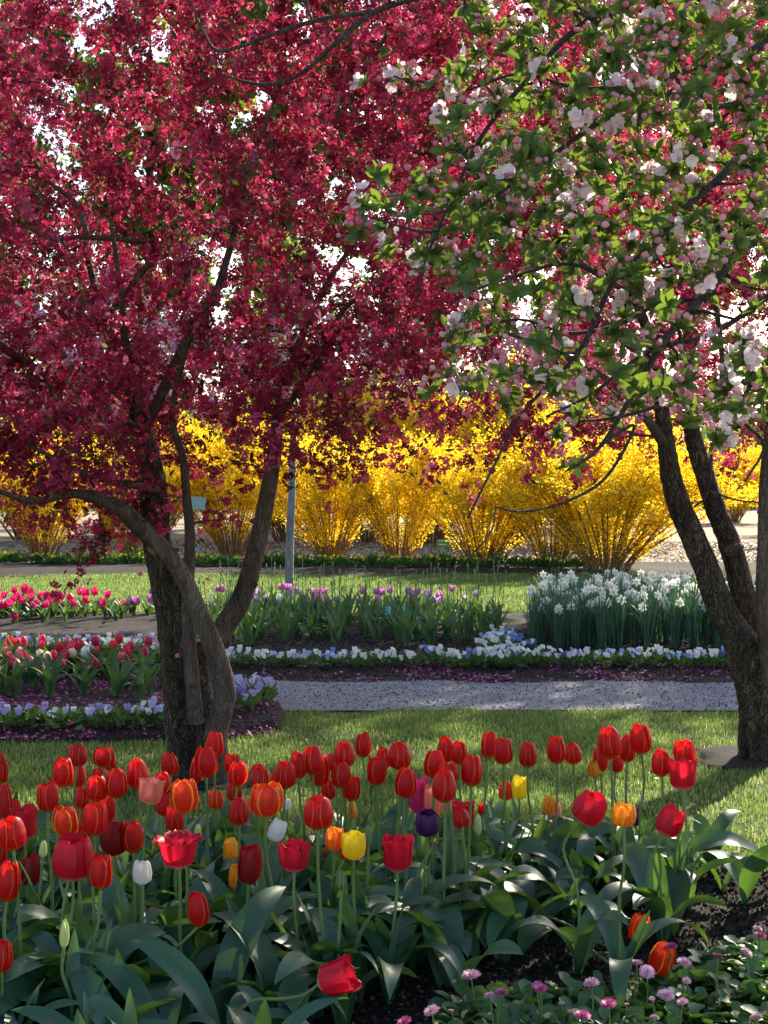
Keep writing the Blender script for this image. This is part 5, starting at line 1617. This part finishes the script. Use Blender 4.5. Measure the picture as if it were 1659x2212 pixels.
# ------------------------------------------------------------------ apple tree in blossom, trunk outside the view, boughs hanging across it
ga = np.random.default_rng(17)
AB = (2.35, 4.9, 0.0)
ap = thing('apple_tree', AB, 'apple tree in pink and white blossom, its leafy boughs hanging in close from above', 'tree')
aoff = np.array(AB)
tb = MB()
tube(tb, [(2.35, 4.9, -.1), (2.3, 4.85, .6), (2.2, 4.8, 1.3), (2.15, 4.7, 2.2), (2.0, 4.6, 3.2), (1.7, 4.5, 4.2)], [.15, .12, .11, .09, .07, .03], 18, 6, .06, seed=9)
nodes, rads = [], []
bo = MB()
BOUGHS = [   # (px, py, width px, depth)
    [(2300, 900, 60, 4.6), (1950, 640, 40, 4.3), (1659, 520, 22, 4.0), (1540, 620, 17, 3.8), (1440, 730, 15, 3.6), (1380, 830, 13, 3.5), (1300, 960, 9, 3.4), (1240, 1010, 6, 3.3)],
    [(2250, 500, 50, 4.5), (1900, 330, 34, 4.2), (1659, 300, 22, 4.0), (1560, 380, 18, 3.8), (1480, 450, 16, 3.7), (1400, 540, 14, 3.6), (1330, 600, 12, 3.5), (1250, 760, 10, 3.45), (1130, 890, 7, 3.4), (1070, 1000, 5, 3.3), (1010, 1120, 4, 3.3)],
    [(2200, 200, 50, 4.4), (1800, 60, 34, 4.1), (1600, 120, 20, 3.9), (1460, 160, 15, 3.7), (1330, 240, 12, 3.6), (1200, 330, 10, 3.5), (1060, 430, 8, 3.4), (940, 500, 5, 3.3), (800, 470, 4, 3.25)],
    [(2200, 200, 40, 4.4), (1700, -60, 30, 4.0), (1400, -20, 20, 3.7), (1250, 60, 15, 3.6), (1160, 150, 12, 3.5), (1050, 280, 10, 3.45), (980, 420, 8, 3.4), (920, 560, 5, 3.3), (900, 650, 3.5, 3.3)],
    [(2150, -300, 40, 4.4), (1500, -260, 30, 3.9), (1150, -140, 20, 3.6), (960, -30, 15, 3.4), (810, 25, 13, 3.3), (730, 90, 11, 3.2), (640, 165, 9, 3.2), (560, 182, 7, 3.15), (480, 160, 4, 3.1)],
    [(810, 25, 11, 3.3), (700, 40, 10, 3.2), (600, 70, 9, 3.15), (480, 110, 8, 3.1), (440, 70, 6, 3.05), (410, 0, 4, 3.05)],
    [(2300, 1100, 50, 4.6), (1900, 980, 36, 4.3), (1659, 830, 18, 4.0), (1560, 850, 12, 3.9), (1450, 870, 9, 3.8), (1340, 900, 7, 3.7), (1250, 910, 5, 3.6)],
    [(1540, 620, 13, 3.8), (1560, 780, 10, 3.8), (1540, 930, 8, 3.75), (1530, 1060, 6, 3.7), (1500, 1095, 4, 3.7)],
    [(1530, 1060, 5, 3.7), (1590, 1080, 4, 3.7), (1640, 1085, 3, 3.7)],
    [(1300, 960, 8, 3.4), (1370, 920, 7, 3.5), (1310, 1030, 7, 3.4), (1220, 1085, 6, 3.35), (1130, 1105, 5, 3.3), (1070, 1095, 4, 3.25)],
    [(1070, 1095, 4, 3.3), (1060, 1150, 3.5, 3.3), (1000, 1215, 3, 3.3), (960, 1240, 2.5, 3.3)],
    [(1659, 200, 18, 4.2), (1540, 230, 14, 4.0), (1400, 190, 11, 3.9), (1250, 190, 8, 3.8), (1120, 160, 6, 3.7), (980, 200, 5, 3.6), (850, 165, 3.5, 3.5)],
    [(1659, 420, 16, 4.3), (1520, 560, 13, 4.2), (1380, 680, 10, 4.1), (1240, 720, 8, 4.0), (1120, 690, 6, 3.9), (1000, 720, 4, 3.8)],
    [(1659, 640, 14, 4.2), (1540, 720, 11, 4.1), (1400, 760, 9, 4.0), (1280, 850, 7, 3.9), (1180, 900, 5, 3.8)],
    [(1700, 700, 14, 3.9), (1600, 880, 9, 3.8), (1650, 960, 7, 3.8), (1610, 1040, 4, 3.8)],
    [(1330, 600, 10, 3.5), (1220, 570, 8, 3.5), (1100, 600, 6, 3.4), (1000, 640, 4, 3.35), (930, 700, 3, 3.3)],
]
for i, s in enumerate(BOUGHS):
    mb = MB()
    p, r_ = limb(mb, s, 3.5, 10, .05, 6, 70 + i)
    mb.v = [v - aoff for v in mb.v]
    mb.build('bough', M['twig'], ap)
    nodes += list(p[3:]); rads += list(r_[3:])
tb.v = [v - aoff for v in tb.v]
tb.build('trunk', M['bark'], ap)
# spur positions: along the boughs, and on side twigs that grow out to fill the space between them
APOLY = [(380, -60), (760, -60), (900, -60), (1030, 40), (990, 150), (800, 140), (760, 190), (960, 260), (940, 350), (760, 470), (770, 560), (860, 560), (900, 640), (890, 720), (930, 760), (960, 860), (1060, 880), (1200, 860), (1250, 950), (1330, 900), (1420, 880), (1500, 960), (1659, 940), (1760, 900), (1760, -200), (700, -200)]
tg = []
while len(tg) < 800:
    px, py = ga.uniform(380, 1760), ga.uniform(-150, 960)
    if not inside(APOLY, px, py): continue
    if px < 950 and ga.uniform() < .62: continue
    if py > 560 and ga.uniform() < .35: continue
    tg.append(np.array(P(px, py, ga.uniform(3.1, 4.3))))
for (px, py, d) in ((1130, 905, 3.4), (1010, 1000, 3.3), (1060, 1080, 3.25), (1090, 1090, 3.25), (1110, 1060, 3.3), (960, 1240, 3.3), (980, 1215, 3.3), (1010, 1130, 3.3), (1480, 1110, 3.7), (1510, 1080, 3.7), (1640, 1100, 3.7), (1600, 1070, 3.7), (1290, 980, 3.4), (1180, 1000, 3.4), (1220, 1010, 3.4), (1250, 1060, 3.4), (1260, 1090, 3.35), (950, 870, 3.35), (930, 850, 3.35), (1320, 950, 3.5), (1200, 930, 3.5), (770, 510, 3.3), (790, 440, 3.3), (820, 380, 3.4), (910, 700, 3.3), (940, 690, 3.3), (650, 170, 3.2), (610, 190, 3.2), (440, 175, 3.1)):
    tg.append(np.array(P(px, py, d)))
tw = MB()
pa = grow(nodes, rads, tg, tw, -.03, 6, .0014, ga, .009)
tw.v = [v - aoff for v in tw.v]
tw.build('twigs', M['twig'], ap)
sp, sd_ = along(pa, .06, .5, ga)
ends = np.array([p[-1] for p, L in pa])
sp = np.concatenate([sp[ga.uniform(0, 1, len(sp)) < .55], ends])
# apple flower, bud and leaf templates
def apple_flower_T(seed):
    g = np.random.default_rng(seed); mb = MB()
    cup = g.uniform(.2, .7)
    for i in range(5):
        a = i * 1.2566 + g.uniform(-.12, .12)
        rows_ = []
        for t, w in ((.08, .1), (.35, .34), (.65, .48), (.9, .34), (1.0, .10)):
            zc = cup * t * t * .6
            rows_.append([(-w * .5, t * .52, zc + .10 * w), (0, t * .52, zc), (w * .5, t * .52, zc + .10 * w)])
        Rz = np.array(Matrix.Rotation(a, 3, 'Z'))
        mb.grid(np.array(rows_) @ Rz.T, r=np.tile(np.repeat(np.array([.1, .15, .1, -.05, -.15]), 3), 1) + g.uniform(-.1, .1))
    return mb
def bud_T(seed):
    g = np.random.default_rng(seed); mb = MB()
    ring = []
    for t, r_ in ((0, .08), (.12, .32), (.35, .5), (.6, .48), (.82, .32), (1.0, .06)):
        ring.append([(math.cos(b) * r_, math.sin(b) * r_, t * 1.15) for b in np.linspace(0, 6.283, 9)[:-1]])
    mb.grid(np.array(ring), close=True, r=np.repeat(np.linspace(.12, -.12, 6), 8))
    return mb
def oval_leaf_T():
    mb = MB(); rows_ = []
    t = np.linspace(0, 1, 8)
    w = np.interp(t, [0, .1, .3, .5, .75, .92, 1], [.06, .25, .50, .54, .36, .14, .01])
    for a, b in zip(t, w):
        rows_.append([(-b * .5, a, .12 * b), (-b * .26, a, .03 * b), (0, a, -.03), (b * .26, a, .03 * b), (b * .5, a, .12 * b)])
    V = np.array(rows_); V[:, :, 2] -= .22 * (t[:, None] ** 2)
    V[:, [0, 4], 2] += .02 * np.sin(t * 16)[:, None]
    mb.grid(V)
    return mb
AF = [apple_flower_T(700 + i) for i in range(4)]
ABUD = bud_T(1)
OL = oval_leaf_T()
lf, fl, bd, pd = MB(), MB(), MB(), MB()
Lm, Lp, Ls, Lr = [], [], [], []
Fm, Fp, Fs, Fr = [], [], [], []
Bm, Bp, Bs, Br = [], [], [], []
for q in sp:
    out = np.array([ga.normal(0, .5), ga.normal(-.25, .5), ga.normal(.35, .4)]); out /= np.linalg.norm(out)
    nl = int(ga.integers(5, 9))
    M0 = Vector(out).to_track_quat('Z', 'Y').to_matrix()
    for j in range(nl):
        a = 6.283 * j / nl + ga.uniform(-.5, .5)
        Mx = M0 @ Matrix.Rotation(a, 3, 'Z') @ Matrix.Rotation(ga.uniform(.0, .9), 3, 'X') @ Matrix.Rotation(ga.normal(0, .5), 3, 'Y')
        Lm.append(np.array(Mx)); Lp.append(q); Ls.append(ga.uniform(.022, .044)); Lr.append(ga.uniform(0, 1))
    rr_ = ga.uniform()
    px_q = 829.5 + q[0] * F / q[1]
    py_q = HZ - (q[2] - EYE) * F / q[1]
    nf = 0 if rr_ < .84 else int(ga.integers(3, 7))
    nb = 0 if rr_ < .3 else int(ga.integers(2, 6))
    if px_q < 900 and py_q < 200:
        nf, nb = int(ga.integers(3, 6)), int(ga.integers(2, 6))
    for j in range(nf + nb):
        d = out + ga.normal(0, .55, 3); d /= np.linalg.norm(d)
        L = ga.uniform(.018, .038)
        e = q + d * L
        tube(pd, [q, q + d * L * .5 + ga.normal(0, .002, 3), e], [.0011, .0009, .0012], 4, 2, r=.7)
        if j < nf:
            d2 = d + np.array([0, -.35, -.1]) + ga.normal(0, .3, 3)
            Fm.append(np.array(Vector(d2).to_track_quat('Z', 'Y').to_matrix())); Fp.append(e); Fs.append(ga.uniform(.024, .034)); Fr.append(np.clip(ga.normal(.62, .2), 0, 1))
        else:
            Bm.append(np.array(Vector(d).to_track_quat('Z', 'Y').to_matrix())); Bp.append(e); Bs.append(ga.uniform(.009, .0155)); Br.append(np.clip(ga.normal(.5, .22), 0, 1))
lf.instances(OL, np.array(Lm), np.array(Ls), np.array(Lp) - aoff, np.array(Lr))
lf.build('leaves', M['apple_leaf'], ap)
wf = ga.integers(0, 4, len(Fp)); Fm, Fp, Fs, Fr = np.array(Fm), np.array(Fp), np.array(Fs), np.array(Fr)
for i in range(4):
    s = wf == i
    fl.instances(AF[i], Fm[s], Fs[s], Fp[s] - aoff, Fr[s])
fl.build('blossoms', M['apple_petal'], ap)
bd.instances(ABUD, np.array(Bm), np.array(Bs), np.array(Bp) - aoff, np.array(Br))
bd.build('buds', M['apple_bud'], ap)
pd.v = [v - aoff for v in pd.v]
pd.build('flower_stalks', M['stem'], ap)
print('spurs', len(sp), 'fill plants', cnt_f, 'heads', len(rows), 'objects', len(bpy.data.objects))
